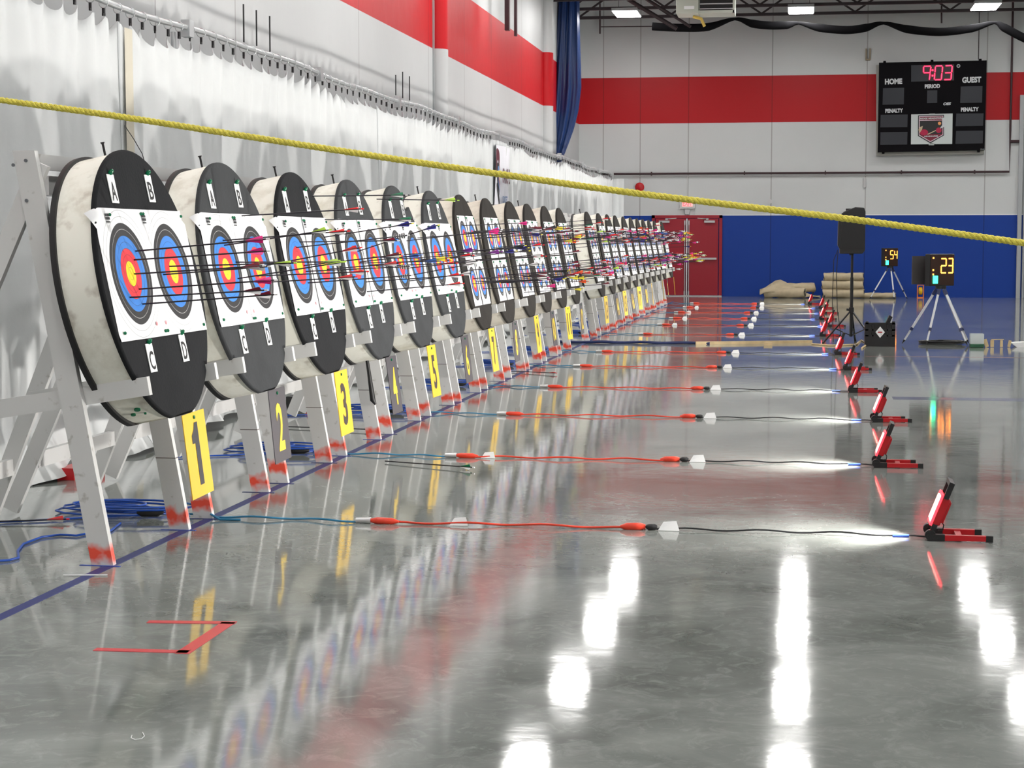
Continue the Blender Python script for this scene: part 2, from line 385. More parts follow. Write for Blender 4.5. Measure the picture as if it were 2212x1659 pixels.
def fixture():
    e = empty('ceiling_light', (0, 0, 7.0))
    MB().box((0, 0, .04), (.62, 1.3, .07)).build('housing', M['frame'], e)
    MB().box((0, 0, -.004), (.58, 1.24, .012)).build('diffuser', M['ceil_led'], e)
    mb = MB()
    for sx in (-1, 1): mb.bar((sx*.2, 0, .07), (sx*.2, 0, .95), .01, .01)
    mb.build('hanger', M['steel_dark'], e)
    return e
fx0 = fixture()
n = 0
for ix, X in enumerate((-4.33, -.12, 4.2, 8.5, 12.8, 17.1)):
    for iy in range(11):  # rows extended out of sight past the camera as fill light
        Y = 44.6-5.4*iy
        o = fx0 if n == 0 else dup(fx0)
        o.location = (X, Y, 7.0); n += 1
        lab = {(0, 0): 'bright ceiling light nearest the blue curtain, left of the heater', (1, 0): 'bright ceiling light right of the heater, below the joists', (2, 0): 'bright ceiling light at the top right above the scoreboard'}.get((ix, iy), 'rectangular ceiling light overhead, outside the view')
        tag(o, lab, 'ceiling light', 'rows of ceiling lights')
# unit heater
hp = atY(1463, 34, 40); hq = atY(1588, 34, 40); hx = (hp.x+hq.x)/2; hz = hp.z
e = tag(empty('unit_heater', (hx, 40, hz)), 'boxy hanging unit heater with louvred front near the ceiling', 'heater')
W2 = (hq.x-hp.x)/2
mb = MB().box((-W2*.62, 0, .4), (W2*.76, .8, .8)); mb.box((W2*.38, .05, .4), (W2*1.24, .7, .8)); mb.build('case', M['heater'], e, bevel=.01)
mb = MB()
for k in range(7): mb.box((W2*.38, -.345, .09+k*.105), (W2*1.12, .06, .022), 0)
mb.build('louvre', M['silver'], e); MB().box((W2*.38, -.303, .42), (W2*1.14, .01, .72)).build('opening', M['black'], e)
mb = MB().box((W2*.38, -.33, .03), (W2*1.24, .08, .06)); mb.box((W2*.97, -.33, .4), (.04, .08, .8)); mb.build('front_frame', M['heater'], e)
MB().box((-W2*.55, -.405, .12), (.22, .01, .07)).build('rating_plate', M['paper'], e)
mb = MB()
for sx in (-.5, .5): mb.bar((sx, 0, .78), (sx, 0, 1.4), .02, .02)
mb.build('hanger', M['steel_dark'], e)
a = atY(1497, 36, 40); b = atY(1522, 57, 40)
tag(MB().tube([a, (a+b)/2+Vector((.05, 0, .06)), b], .035, 10).build('gas_hose', mat('yellow_hose', (.75, .55, .12), .5)), 'short yellow gas hose hanging below the heater', 'hose')
def cat(P, n):
    out = []
    for i in range(len(P)-1):
        p0, p1, p2, p3 = P[max(i-1, 0)], P[i], P[i+1], P[min(i+2, len(P)-1)]
        for k in range(n):
            t = k/n; out.append(.5*((2*p1)+(p2-p0)*t+(2*p0-5*p1+4*p2-p3)*t*t+(3*p1-p0-3*p2+p3)*t**3))
    return out+[P[-1]]
# gathered black net in swags
pts = [(1409, 57), (1470, 60), (1530, 58), (1587, 41), (1625, 51), (1663, 55), (1700, 54), (1726, 50), (1770, 60), (1828, 65), (1870, 60), (1909, 50), (1960, 63), (2032, 69), (2100, 61), (2148, 49), (2170, 60), (2212, 82), (2260, 100)]
wp = [atY(x, y, 44.9) for x, y in pts]; rs = []
for x, y in pts:
    rs.append(.035 if x in (1587, 1726, 1909, 2148) else .10)
fine = cat(wp, 6); fr = [rs[min(int(k/6), len(rs)-1)]+(rs[min(int(k/6)+1, len(rs)-1)]-rs[min(int(k/6), len(rs)-1)])*(k % 6)/6 for k in range(len(fine))]
tag(MB().tube(fine, fr, 10).build('gathered_net', mat('matt_black_net', (.006, .006, .007), .95, spec=.1)), 'black gathered netting hanging in swags below the joists on the far side', 'net')
def wpipe(pp, r, name, m, label, Y, cat='pipe'):
    return tag(MB().tube([atY(x, y, Y) for x, y in pp], r, 8).build(name, m), label, cat)
wpipe([(1409, 57), (1500, 59)], .04, 'ceiling_pipe', M['steel_dark'], 'short dark pipe below the ceiling left of the heater', 45.4)
wpipe([(1342, -10), (1462, 62)], .05, 'diagonal_brace', M['steel_dark'], 'dark diagonal roof brace left of the heater', 43)
wpipe([(1384, -10), (1492, 58)], .035, 'diagonal_brace', M['steel_dark'], 'thinner dark diagonal roof brace touching the heater', 43)
wpipe([(1296, -20), (1296, 73)], .02, 'drop_pipe', M['pipe_dark'], 'thin vertical pipe on the far wall beside the blue curtain', 48.15)
wpipe([(1298, 58), (1409, 57)], .012, 'branch_pipe', M['pipe_dark'], 'thin horizontal pipe on the far wall under the left ceiling light', 48.15)
wpipe([(2034, -12), (2034, 50)], .02, 'sprinkler_drop', M['pipe_dark'], 'small sprinkler drop hanging above the scoreboard', 47)
# pipework of the far wall
e = tag(empty('wall_pipe', (0, 0, 0)), 'dark red pipe running across the far wall and up its right side', 'pipe')
MB().tube([(-5.3, YF-.08, 3.245), (5.22, YF-.08, 3.245), (5.22, YF-.08, 4.3), (5.22, YF-.08, 8.2)], .028, 8).build('run', M['pipe_dark'], e)
mb = MB()
for x in (-4.0, -1.55, .55, 2.5, 4.35): mb.box((x, YF-.06, 3.25), (.03, .12, .10))
mb.build('bracket', M['pipe_dark'], e)
MB().tube([(5.22, YF-.08, 4.02), (5.45, YF-.08, 4.02)], .04, 8).build('valve', M['pipe_dark'], e)
tag(MB().tube([(-4.5, YF-.03, 3.175), (5.1, YF-.03, 3.175)], .014, 8).build('wall_conduit', M['white_paint']), 'thin white conduit just under the dark pipe on the far wall', 'conduit')
tag(MB().tube([(-3.045, YF-.03, 3.2), (-3.045, YF-.03, 2.55)], .012, 8).build('exit_sign_conduit', M['white_paint']), 'vertical conduit dropping to the exit sign', 'conduit')
e = tag(empty('alarm_bell', (-4.317, YF, 2.895)), 'round red alarm bell on the far wall', 'bell')
MB().tube([(0, 0, 0), (0, -.05, 0)], .06, 16).build('back_box', M['red'], e)
MB().tube([(0, -.05, 0), (0, -.075, 0), (0, -.10, 0), (0, -.11, 0)], [.125, .12, .07, .01], 32).build('gong', M['red'], e)
e = tag(empty('exit_sign', (-3.045, YF, 2.44)), 'lit red exit sign above the double doors', 'sign')
MB().box((0, -.04, 0), (.40, .08, .24)).build('case', mat('clear_guard', (.6, .62, .6), .3), e)
MB().box((.0, -.085, .02), (.28, .01, .17)).build('panel', M['exitback'], e)
mb = MB(); text_part(mb, 'EXIT', 0, 0, .24, .13, M=Matrix.Translation((0, -.092, .02)) @ Matrix.Rotation(PI/2, 4, 'X'), bold=.03); mb.build('lettering', M['exit'], e)
MB().box((0, -.03, -.20), (.13, .06, .14)).build('junction_box', M['silver'], e)
for i, (x, y, l) in enumerate(((1875, 117, 'small beige wall clip above and left of the scoreboard'), (1868, 394, 'small pale wall clip below the scoreboard'))):
    p = atY(x, y, YF); mb = MB(); mb.box((p.x-.05, YF-.03, p.z), (.03, .05, .28)); mb.box((p.x+.05, YF-.03, p.z), (.03, .05, .28)); mb.box((p.x, YF-.03, p.z-.14), (.12, .05, .04))
    if i: mb = MB(); mb.box((p.x, YF-.03, p.z), (.05, .05, .26))
    tag(mb.build('wall_clip', mat('clip_beige%d' % i, (.35, .28, .18) if not i else (.55, .55, .55), .5)), l, 'clip')
p = atY(1663, 435, YF); mb = MB(); mb.tube([(p.x, YF, p.z), (p.x, YF-.08, p.z)], .06, 12); mb.bar((p.x, YF-.05, p.z+.05), (p.x, YF-.05, p.z+.14), .03, .03)
tag(mb.build('wall_sensor', M['white_paint']), 'small round white sensor on the far wall right of the exit sign', 'sensor')
tag(MB().tube([atY(x, y, YF-.03) for x, y in ((1669, 60), (1669, 160))], .008, 6).build('wall_wire', M['frame']), 'thin wire running down the far wall between heater and scoreboard', 'wire')

# ------------------------------------------------------------ scoreboard
YS = YF-.32
def sb(x, y, Y=None):                      # crop pixels of the board -> world
    return atY(1880+x/6.914, 110+y/6.914, YS if Y is None else Y)
c0 = sb(940, 830)
e = tag(empty('scoreboard', (c0.x, YS, c0.z)), 'black electronic scoreboard showing 9:03 on the far wall', 'scoreboard')
def loc(p): return Vector((p.x-c0.x, p.y-YS, p.z-c0.z))
def quad(mb, pts, t0, t1, mi=0):           # outline given in crop pixels, thickness along y
    P = [loc(sb(*p)) for p in pts]; n = len(P)
    vs = [(p.x, t0, p.z) for p in P]+[(p.x, t1, p.z) for p in P]
    mb.add(vs, [tuple(range(n)), tuple(range(2*n-1, n-1, -1))]+[(i, i+n, (i+1) % n+n, (i+1) % n) for i in range(n)], mi)
mb = MB(); quad(mb, [(133, 175), (1740, 140), (1708, 1480), (112, 1512)], 0, .16)
for x, y in ((215, 160), (925, 145), (1645, 128)): quad(mb, [(x-18, y-14), (x+18, y-14), (x+22, y+25), (x-22, y+25)], .02, .12)
for x, y in ((195, 1520), (1620, 1497)): quad(mb, [(x-22, y-18), (x+22, y-18), (x+16, y+16), (x-16, y+16)], .02, .12)
mb.build('cabinet', M['score'], e)
mb = MB(); quad(mb, [(95, 200), (1735, 170), (1710, 1535), (95, 1560)], .17, .30); mb.build('wall_frame', mat('beige_board_frame', (.42, .42, .38), .5), e)
for r in ([(612, 215), (1252, 200), (1250, 440), (610, 460)], [(190, 558), (505, 550), (500, 798), (183, 805)], [(1350, 532), (1675, 525), (1668, 772), (1343, 778)], [(850, 590), (1000, 588), (998, 776), (846, 780)],
          [(155, 955), (558, 950), (553, 1138), (148, 1142)], [(1285, 935), (1692, 932), (1682, 1118), (1275, 1125)], [(152, 1215), (556, 1210), (550, 1398), (148, 1402)], [(1280, 1195), (1685, 1190), (1678, 1380), (1272, 1388)]):
    mb = MB(); quad(mb, r, -.012, 0); mb.build('digit_window', M['lens'], e)
def txt(s, x, y, wpx, hpx, m, name='lettering', bold=.05, Yo=-.016, shear=0, par=None):
    p = loc(sb(x, y)); k = (sb(x+100, y).x-sb(x, y).x)/100
    mb = MB(); text_part(mb, s, 0, 0, wpx*k, hpx*k, M=Matrix.Translation((p.x, Yo, p.z)) @ Matrix.Rotation(math.radians(-1.1), 4, 'Y') @ Matrix.Rotation(PI/2, 4, 'X'), bold=bold, shear=shear)
    return mb.build(name, m, e if par is None else par)
txt('HOME', 347, 457, 258, 88, M['letter']); txt('GUEST', 1513, 432, 285, 90, M['letter']); txt('PERIOD', 927, 528, 228, 62, M['letter'])
txt('PENALTY', 356, 893, 266, 62, M['letter']); txt('PENALTY', 1485, 873, 266, 62, M['letter']); txt('OES', 1148, 790, 118, 44, M['letter'], shear=.3); txt('IPtronic', 1673, 1467, 56, 14, M['letter'], bold=.02)
def seg(a, b):
    mb.bar(loc(sb(*a))+Vector((0, -.02, 0)), loc(sb(*b))+Vector((0, -.02, 0)), .026, .012, up=(0, 1, 0))
for name, segs in (('digit_nine', [((800, 232), (900, 230)), ((795, 240), (795, 320)), ((905, 240), (893, 325)), ((800, 328), (890, 325)), ((893, 335), (880, 430))]),
                   ('digit_zero', [((980, 226), (1070, 224)), ((972, 236), (965, 320)), ((1078, 236), (1073, 320)), ((962, 335), (955, 425)), ((1068, 335), (1060, 425)), ((965, 432), (1055, 430))]),
                   ('digit_three', [((1125, 222), (1215, 218)), ((1222, 228), (1215, 318)), ((1118, 328), (1208, 325)), ((1212, 335), (1205, 420)), ((1105, 430), (1200, 428))])):
    mb = MB()
    for a, b in segs: seg(a, b)
    mb.build(name, M['ledred'], e)
mb = MB()
for q in ((930, 290), (928, 370)): mb.box(tuple(loc(sb(*q))+Vector((0, -.02, 0))), (.04, .012, .04))
mb.build('colon', M['ledred'], e)
mb = MB(); p = loc(sb(1316, 225)); mb.tube([(p.x, -.015, p.z), (p.x, 0, p.z)], .045, 16); mb.build('speaker_grille', M['letter'], e)
mb = MB(); p = loc(sb(1316, 225)); mb.tube([(p.x, -.02, p.z), (p.x, -.014, p.z)], .028, 16); mb.build('grille_center', M['lens'], e)
# sponsor panel with the club crest
mb = MB(); quad(mb, [(610, 950), (1228, 935), (1222, 1390), (605, 1397)], -.03, 0); quad(mb, [(880, 938), (965, 936), (965, 950), (880, 950)], -.03, 0); quad(mb, [(870, 1385), (955, 1384), (950, 1408), (872, 1408)], -.03, 0)
lg = mb.build('logo_panel', mat('pale_logo_panel', (.60, .65, .64), .4), e)
def L2(x, y): return (610+(x-170)*6.914/20.1, 950+(y-150)*6.914/20.1)   # finer crop of the crest
def lq(pts, t, m, name): mb = MB(); quad(mb, [L2(*p) for p in pts], -t, -t+.006); return mb.build(name, m, lg)
mar = mat('maroon_crest', (.20, .008, .03), .4); pinkw = mat('pale_crest_border', (.70, .55, .62), .4); cream = mat('cream_crest', (.55, .42, .28), .4); crim = mat('crimson_crest', (.45, .0, .05), .4)
lq([(470, 190), (1590, 165), (1590, 1060), (1000, 1400), (465, 1085)], .038, M['ink'], 'shield')
lq([(505, 225), (1555, 205), (1555, 1040), (1000, 1350), (500, 1060)], .042, pinkw, 'shield_border')
lq([(540, 255), (1530, 235), (1530, 1020), (1000, 1310), (535, 1040)], .046, mar, 'shield_field')
lq([(545, 435), (1500, 425), (1500, 1000), (525, 1015)], .050, M['ink'], 'shield_center')
def disc(x, y, r, t, m, name, sx=1):
    return lq([(x+r*sx*math.cos(a*PI/12), y+r*math.sin(a*PI/12)) for a in range(24)], t, m, name)
disc(720, 930, 130, .054, crim, 'glove', 1.4); disc(1360, 840, 120, .054, crim, 'glove'); disc(1395, 540, 70, .054, mat('orange_ball', (.85, .35, .12), .4), 'ball')
lq([(845, 1010), (1230, 830), (1245, 860), (900, 1030)], .056, cream, 'stick_shaft'); lq([(1500, 300), (1640, 290), (1660, 560), (1600, 690), (1440, 760), (1430, 720), (1510, 620)], .056, M['letter'], 'stick_blade')
lq([(480, 820), (540, 700), (670, 650), (640, 800), (540, 950)], .055, cream, 'trim_shape'); lq([(540, 400), (1490, 385), (1490, 405), (540, 425)], .052, pinkw, 'band')
for s_, x, y, ww, hh in (('RIDGE MEADOWS', 1020, 320, 930, 75), ('RENEGADES', 1030, 1098, 590, 62)):
    X, Y = L2(x, y); txt(s_, X, Y, ww*6.914/20.1, hh*6.914/20.1, M['letter'], bold=.04, Yo=-.060, par=lg)
tag(MB().tube([(c0.x+.86*1.31, YF-.1, c0.z+1.2), (c0.x+.86*1.31, YF-.1, 8.2)], .012, 6).build('scoreboard_cable', M['steel_dark']), 'thin cable rising from the right end of the scoreboard', 'cable')

# ------------------------------------------------------------ left side: rods, ducts, blue curtain
for k, (x, y0, y1) in enumerate(((518, 9, 91), (546, 22, 99), (575, 35, 112), (849, 162, 206), (864, 155, 212), (879, 165, 217))):
    a = atX(x, y0, XL+.02); b = atX(x, y1, XL+.02)
    tag(MB().tube([(XL+.06, a.y, a.z), (XL+.06, a.y, b.z)], .009, 6).build('wall_rod', M['black']),
        ('leftmost', 'middle', 'rightmost')[k % 3]+(' of three thin black rods on the left wall, nearer set' if k < 3 else ' of three thin black rods on the left wall, farther set'), 'rod', 'thin rods on the left wall')
for x, ww, y1, l in ((1096, .14, 66, 'wide dark post hanging in front of the left wall above the red stripe'), (1114, .09, 78, 'narrow dark post hanging beside the wide one on the left wall')):
    p = atX(x, y1, XL+.35)
    tag(MB().box((p.x, p.y, (p.z+8.2)/2), (ww*.6, ww, 8.2-p.z)).build('hanging_post', M['pipe_dark']), l, 'post')
e = tag(empty('divider_curtain', (0, 0, 0)), 'tall gathered blue divider curtain tied up in the far left corner', 'curtain')
lv = [(-30, 1208, 1252), (30, 1204, 1252), (80, 1200, 1253), (140, 1194, 1255), (190, 1190, 1256), (240, 1188, 1250), (280, 1187, 1240), (310, 1187, 1229), (335, 1190, 1219), (350, 1196, 1212)]
mb = MB(); n = 72; rings = []
def lerp_lv(y):
    for i in range(len(lv)-1):
        if lv[i][0] <= y <= lv[i+1][0]:
            t = (y-lv[i][0])/(lv[i+1][0]-lv[i][0]); return tuple(lv[i][k]+(lv[i+1][k]-lv[i][k])*t for k in range(3))
    return lv[-1]
vs = []; rows = 40
for i in range(rows+1):
    y = -30+380*i/rows; _, a, b = lerp_lv(y); pa, pb = atY(a, y, 44), atY(b, y, 44); cx = (pa.x+pb.x)/2; rw = (pb.x-pa.x)/2
    for k in range(n):
        q = 2*PI*k/n; rr = 1+.20*math.sin(9*q+i*.05)+.14*math.sin(17*q-i*.04)
        vs.append((cx+rw*math.cos(q)*(.93+.05*rr), 44+(.16+.1*rw)*math.sin(q)*rr, pa.z))
mb.add(vs, [(i*n+k, i*n+(k+1) % n, (i+1)*n+(k+1) % n, (i+1)*n+k) for i in range(rows) for k in range(n)]+[tuple(range(rows*n, rows*n+n))], 0, True)
mb.build('cloth', M['blue_cloth'], e)

# ------------------------------------------------------------ white curtain on its pipe
XC = -4.72; ZP = 3.12
def pipe_z(y): return ZP+.016*math.sin(y*.9)+.010*math.sin(y*2.3+1)
e = tag(empty('curtain_pipe', (0, 0, 0)), 'long galvanised pipe carrying the white curtain rings', 'pipe')
MB().tube([(XC, 6+k*.5, pipe_z(6+k*.5)) for k in range(79)], .021, 10).build('rail', M['chrome'], e)
posts = (13.55, 17.4, 20.9, 24.6, 28.0, 31.6, 35.2, 38.8, 42, 45.1)
for y in posts: MB().box((XC, y, pipe_z(y)-.01), (.07, .10, .13)).build('coupling', M['chrome'], e)
for y in posts+(6.4, 10.0): 
    tag(MB().tube([(XC-.12, y+.02, 0), (XC-.12, y+.02, pipe_z(y)-.03)], .022, 8).build('curtain_upright', M['chrome']), 'steel upright holding the curtain pipe behind the cloth', 'post', 'uprights behind the white curtain')
def ring0():
    e = empty('curtain_ring', (0, 0, 0))
    MB().tube([(.036*math.sin(a*PI/10), 0, .036*math.cos(a*PI/10)-.012) for a in range(20)], .0035, 6, closed=True).build('hoop', M['chrome'], e)
    MB().box((0, 0, -.066), (.016, .018, .036)).box((0, 0, -.092), (.012, .026, .018)).build('clip', M['black'], e)
    return e
r0 = ring0(); ry = []; y = 9.6
while y < 45.0:
    if not (27.3 < y < 28.9): ry.append(y)
    y += .262+random.uniform(-.03, .03)
for k, y in enumerate(ry):
    o = r0 if k == 0 else dup(r0)
    o.location = (XC, y, pipe_z(y)); o.rotation_euler = (0, 0, random.uniform(-.3, .3))
    tag(o, 'small steel ring with a black clip on the pipe, holding the white curtain top', 'curtain ring', 'rings along the curtain pipe')
greens = [bpy.data.materials['green_pin_plastic']]
# panels
bounds = [6.0, 12.15, 15.9, 19.9, 24.0, 27.35, 31.6, 36.0, 40.5, 45.15]
names = ['nearest white curtain panel at the left edge of the picture', 'white curtain panel behind the first two butts, right of the cream seam', 'white curtain panel behind the third to fifth butts', 'white curtain panel fourth along the pipe',
         'white curtain panel just before the logo banner', 'white curtain panel just beyond the logo banner', 'white curtain panel third from the far end', 'white curtain panel second from the far end', 'last white curtain panel at the far end of the row']
def nearest_rings(y):
    d = [q for q in ry if abs(q-y) < .4]
    if not d: return 0
    lo = max([q for q in ry if q <= y], default=None); hi = min([q for q in ry if q > y], default=None)
    if lo is None or hi is None or hi-lo > .6: return .1
    t = (y-lo)/(hi-lo); return math.sin(PI*t)
ph = [random.uniform(0, 6) for _ in range(8)]
def fold(y, t):   # t 0 top .. 1 bottom
    a = .022*math.sin(y*2*PI/.27+ph[0]+.6*math.sin(y*1.3))*max(0, 1-t*3.0)**1.2
    a += (.010+.014*t)*math.sin(y*2*PI/.62+ph[1]+1.2*math.sin(y*.7+ph[2]))
    a += .009*t*math.sin(y*2*PI/.41+ph[3]+3*t+1.5*math.sin(y*.5))
    a += .04*math.sin(y*.9+ph[4])*t
    return a
for i in range(len(bounds)-1):
    y0, y1 = bounds[i]-.05, bounds[i+1]+.05; n = int((y1-y0)/.03); rows = 26
    vs = []
    for r in range(rows+1):
        t = r/rows
        for k in range(n+1):
            y = y0+(y1-y0)*k/n; zt = pipe_z(y)-.098-.085*nearest_rings(y)**1.0 if True else 0
            if y > 12.6 and (int(y/1.9) % 3 == 0): zt -= .03*math.sin((y % 1.9)/1.9*PI)
            zb = .018+.015*math.sin(y*5+ph[5])+.05*max(0, math.sin(y*1.1+ph[6]))**3
            z = zt+(zb-zt)*t; x = XC+fold(y, t)+.006*(i % 2)
            if t > .9: x += (t-.9)*(1.0+.7*math.sin(y*4.1+ph[7]))*1.2
            vs.append((x, y+.02*math.sin(6*t+y*3), z))
    mb = MB(); mb.add(vs, [(r*(n+1)+k, r*(n+1)+k+1, (r+1)*(n+1)+k+1, (r+1)*(n+1)+k) for r in range(rows) for k in range(n)], 0, True)
    o = mb.build('white_curtain', M['cloth'], fix=False)
    sm = o.modifiers.new('thick', 'SOLIDIFY'); sm.thickness = .004
    tag(o, names[i], 'curtain', 'white curtain panels behind the targets')
# cream hem at the first seam
mb = MB(); vs = []
for r in range(27):
    t = r/26; y = 12.2+.28*t*0
    for dy in (-.075, 0, .075):
        vs.append((XC+fold(12.2, t)+.032-abs(dy)*.1+(max(0, t-.9))*.9, 12.2+dy, (pipe_z(12.2)-.14)*(1-t)+.03*t))
mb.add(vs, [(r*3+k, r*3+k+1, r*3+k+4, r*3+k+3) for r in range(26) for k in range(2)], 0, True)
tag(mb.build('curtain_seam', M['hem'], fix=False), 'vertical cream hem between the two nearest curtain panels', 'hem')
# return edge at the far end
mb = MB(); vs = []
for r in range(13):
    for k in range(7): vs.append((XC-.02+.05*k, 45.2+.01*math.sin(k*2+r*.3), 3.0*(1-r/12)+.02))
mb.add(vs, [(r*7+k, r*7+k+1, r*7+k+8, r*7+k+7) for r in range(12) for k in range(6)], 0, True)
tag(mb.build('curtain_return', M['cloth'], fix=False), 'narrow return of white cloth closing the far end of the curtain', 'curtain')
# banner with logo
YB = 28.05
e = tag(empty('logo_banner', (XC+.055, YB, 2.45)), 'white banner with a round target logo hanging from the curtain pipe', 'banner')
mb = MB(); vs = []
bw, bt, bb = 1.42, .50, -.62
def bx(y, z): return .02*math.sin(y*7+z*2)+.012*math.sin(y*13-z*3)
for r in range(17):
    for k in range(33):
        y = -bw/2+bw*k/32; z = bt+(bb-bt)*r/16; vs.append((bx(y, z), y, z+(.05 if k < 3 and r == 0 else 0)))
mb.add(vs, [(r*33+k, r*33+k+1, (r+1)*33+k+1, (r+1)*33+k) for r in range(16) for k in range(32)], 0, True)
mb.build('sheet', mat('banner_vinyl', (.80, .80, .86), .45), e, fix=False)
def bdisc(cy, cz, ry_, rz_, off, m, name, q0=0, q1=360, inner=0):
    mb = MB(); N_ = 28; vs = []; 
    for i in range(N_+1):
        a = math.radians(q0+(q1-q0)*i/N_)
        for rr in (inner, 1):
            y = cy+ry_*rr*math.sin(a); z = cz+rz_*rr*math.cos(a); vs.append((bx(y, z)+off, y, z))
    mb.add(vs, [(2*i, 2*i+1, 2*i+3, 2*i+2) for i in range(N_)]); return mb.build(name, m, e, fix=False)
mr = mat('banner_maroon', (.10, .005, .02), .5); bl = mat('banner_blue', (.10, .22, .45), .5); rd = mat('banner_red', (.35, .02, .05), .5); yl = mat('banner_yellow', (.85, .6, .2), .5)
bdisc(-.38, -.02, .21, .47, .008, mr, 'logo_top', -75, 75, .62); bdisc(-.38, -.02, .21, .47, .008, M['ink'], 'logo_bottom', 100, 260, .72)
bdisc(-.38, -.02, .15, .25, .010, M['ink'], 'logo_ring'); bdisc(-.38, -.02, .125, .20, .012, bl, 'logo_blue'); bdisc(-.38, -.02, .08, .13, .014, rd, 'logo_red'); bdisc(-.38, -.02, .04, .065, .016, yl, 'logo_gold')
for s_, cy, cz, ww, hh, m in (('C ARCHE', .20, .04, .72, .24, mr), ('SOCIET', .10, -.33, .46, .11, bl)):
    mb = MB(); text_part(mb, s_, 0, 0, ww, hh, M=Matrix.Translation((.030, cy, cz)) @ Matrix.Rotation(PI/2, 4, 'Z') @ Matrix.Rotation(PI/2, 4, 'X'), bold=.02); mb.build('lettering', m, e, fix=False)

# ------------------------------------------------------------ butts, stands, faces, plates
LA = math.radians(11.7); RB = .655; XB, ZB = -3.065, 1.272
LY = [8.29, 9.70, 11.13, 12.56, 13.98, 15.42, 16.80, 18.22, 19.72, 21.02, 22.44, 23.82, 26.95, 28.50, 29.80, 31.08, 32.50, 33.90, 35.25, 36.55, 37.95, 39.35, 41.4]
def plane_pt(Yc, y, u, n=0.0):            # point of the leaning front plane
    return Vector((XB-math.sin(LA)*u+math.cos(LA)*n, Yc+y, ZB+math.cos(LA)*u+math.sin(LA)*n))
def outline(r, n=96, bite=False, flat=.642):
    P = []
    for k in range(n):
        q = 2*PI*k/n; y, z = r*math.sin(q), r*math.cos(q)
        if bite:
            d = math.hypot(y-.36, z-.60)
            if d < .13: s_ = 1-.28*(1-d/.13); y *= s_; z *= s_
        z = max(z, -flat); P.append((y, z))
    return P
def drum(x0, x1, r, bite=False, flat=.642, soft=0.0):
    mb = MB(); P = outline(r, bite=bite, flat=flat); n = len(P)
    prof = [(x0, 1), (x1, 1)] if not soft else [(x0, 1), (x1-soft, 1), (x1-soft*.3, 1-soft*.35), (x1, 1-soft*1.4)]
    vs = [(x, y*k, z*k) for x, k in prof for y, z in P]; m_ = len(prof)
    fs = [(j*n+i, j*n+(i+1) % n, (j+1)*n+(i+1) % n, (j+1)*n+i) for j in range(m_-1) for i in range(n)]
    mb.add(vs, fs, 0, True); mb.add(vs[:n], [tuple(range(n))]); mb.add(vs[-n:], [tuple(range(n-1, -1, -1))])
    return mb
def butt(i):
    e = empty('target_butt', (XB, LY[i], ZB), (random.uniform(-.015, .015), -LA, 0))
    dark = i in (0, 2); fm = M['face_dark'] if dark else (M['face_mid'] if i < 6 else M['face_brown'])
    bite = (i == 4)
    drum(-.195, -.024, RB-.010, bite).build('foam_core', M['foam'] if i < 6 or i > 10 else M['foam2'], e)
    drum(-.024, 0, RB, bite, soft=.010).build('front_sheet', fm, e)
    drum(-.222, -.195, RB+.006, False).build('back_sheet', M['rubber'], e)
    if i in (0, 1, 2, 3, 5, 7, 9, 12):
        MB().tube([(-.10, -.03, RB-.02), (-.10, -.03, RB+.045), (-.10, -.03, RB+.055)], [.006, .006, .012], 8).build('top_nail', M['ink'], e)
    if i == 0:
        for x, a, r in ((-.14, 205, .012), (-.10, 209, .015), (-.085, 204, .006)):
            a = math.radians(a); p = Vector((x, (RB-.011)*math.sin(a), (RB-.011)*math.cos(a))); MB().tube([p, p+Vector((0, math.sin(a)*.008, math.cos(a)*.008))], r, 12).build('side_pin', M['pin'], e)
        MB().tube([(-.03, .30, .58), (-.05, .34, .66), (-.08, .35, .74), (-.12, .37, .82)], .0022, 6).build('wire', M['ink'], e)
    return e
FM = ['yellow', 'black']
def plate_name(i): return ('yellow' if i % 2 == 0 else 'charcoal')+' plate %d' % (i+1)
butts = []
for i in range(len(LY)):
    b_ = butt(i); butts.append(b_)
    d = 'cream-sided round foam target butt with %s front above the %s' % ('charcoal' if i in (0, 2) else 'grey' if i < 6 else 'dark brown-grey', plate_name(i))
    if i == 4: d = 'round foam target butt with a bite torn from its top edge'
    tag(b_, d, 'target butt', 'round target butts in a row')
# stand
def stand():
    e = empty('target_stand', (-3.09, 0, 0)); al = .34/1.88
    for s_ in (-1, 1):
        y = s_*.515
        MB().add(*(lambda X=-.105, W=.105: ([(X+W*i-al*1.88*k, y+.019*j, 1.885*k) for k in (0, 1) for i in (0, 1) for j in (-1, 1)], [(0, 1, 3, 2), (4, 6, 7, 5), (0, 4, 5, 1), (2, 3, 7, 6), (0, 2, 6, 4), (1, 5, 7, 3)]))()).build('front_leg', M['legw'] if s_ < 0 else M['legc'], e)
        y2 = s_*.475
        MB().bar((-.335, y2, 1.83), (-1.12, y2+s_*.10, .028), .085, .036, up=(0, 1, 0)).build('rear_leg', M['timber'], e)
        MB().bar((-.84, y2, .660), (.165, y2, .822), .085, .036, up=(0, 1, 0)).build('support_arm', M['timber'], e)
        mb = MB()
        for x, z in ((-.40, 1.84), (-.46, 1.82), (-.40, 1.66)):
            mb.tube([(x+.02, y-.019*s_*-1, z), (x+.02, y+s_*.026, z)], .008, 8)
        mb.build('bolt', M['bolt'], e)
    MB().box((-.425, 0, 1.845), (.04, .99, .07)).build('top_rail', M['timber'], e)
    MB().box((-.50, .0, 1.74), (.12, .30, .09)).build('top_block', M['timber'], e)
    MB().box((-.985, 0, .30), (.038, 1.1, .085)).build('rear_rail', M['timber'], e)
    MB().bar((-.90, -.45, .50), (-.30, .45, .06), .08, .03).build('diagonal_brace', M['timber'], e) if False else None
    return e
s0 = stand()
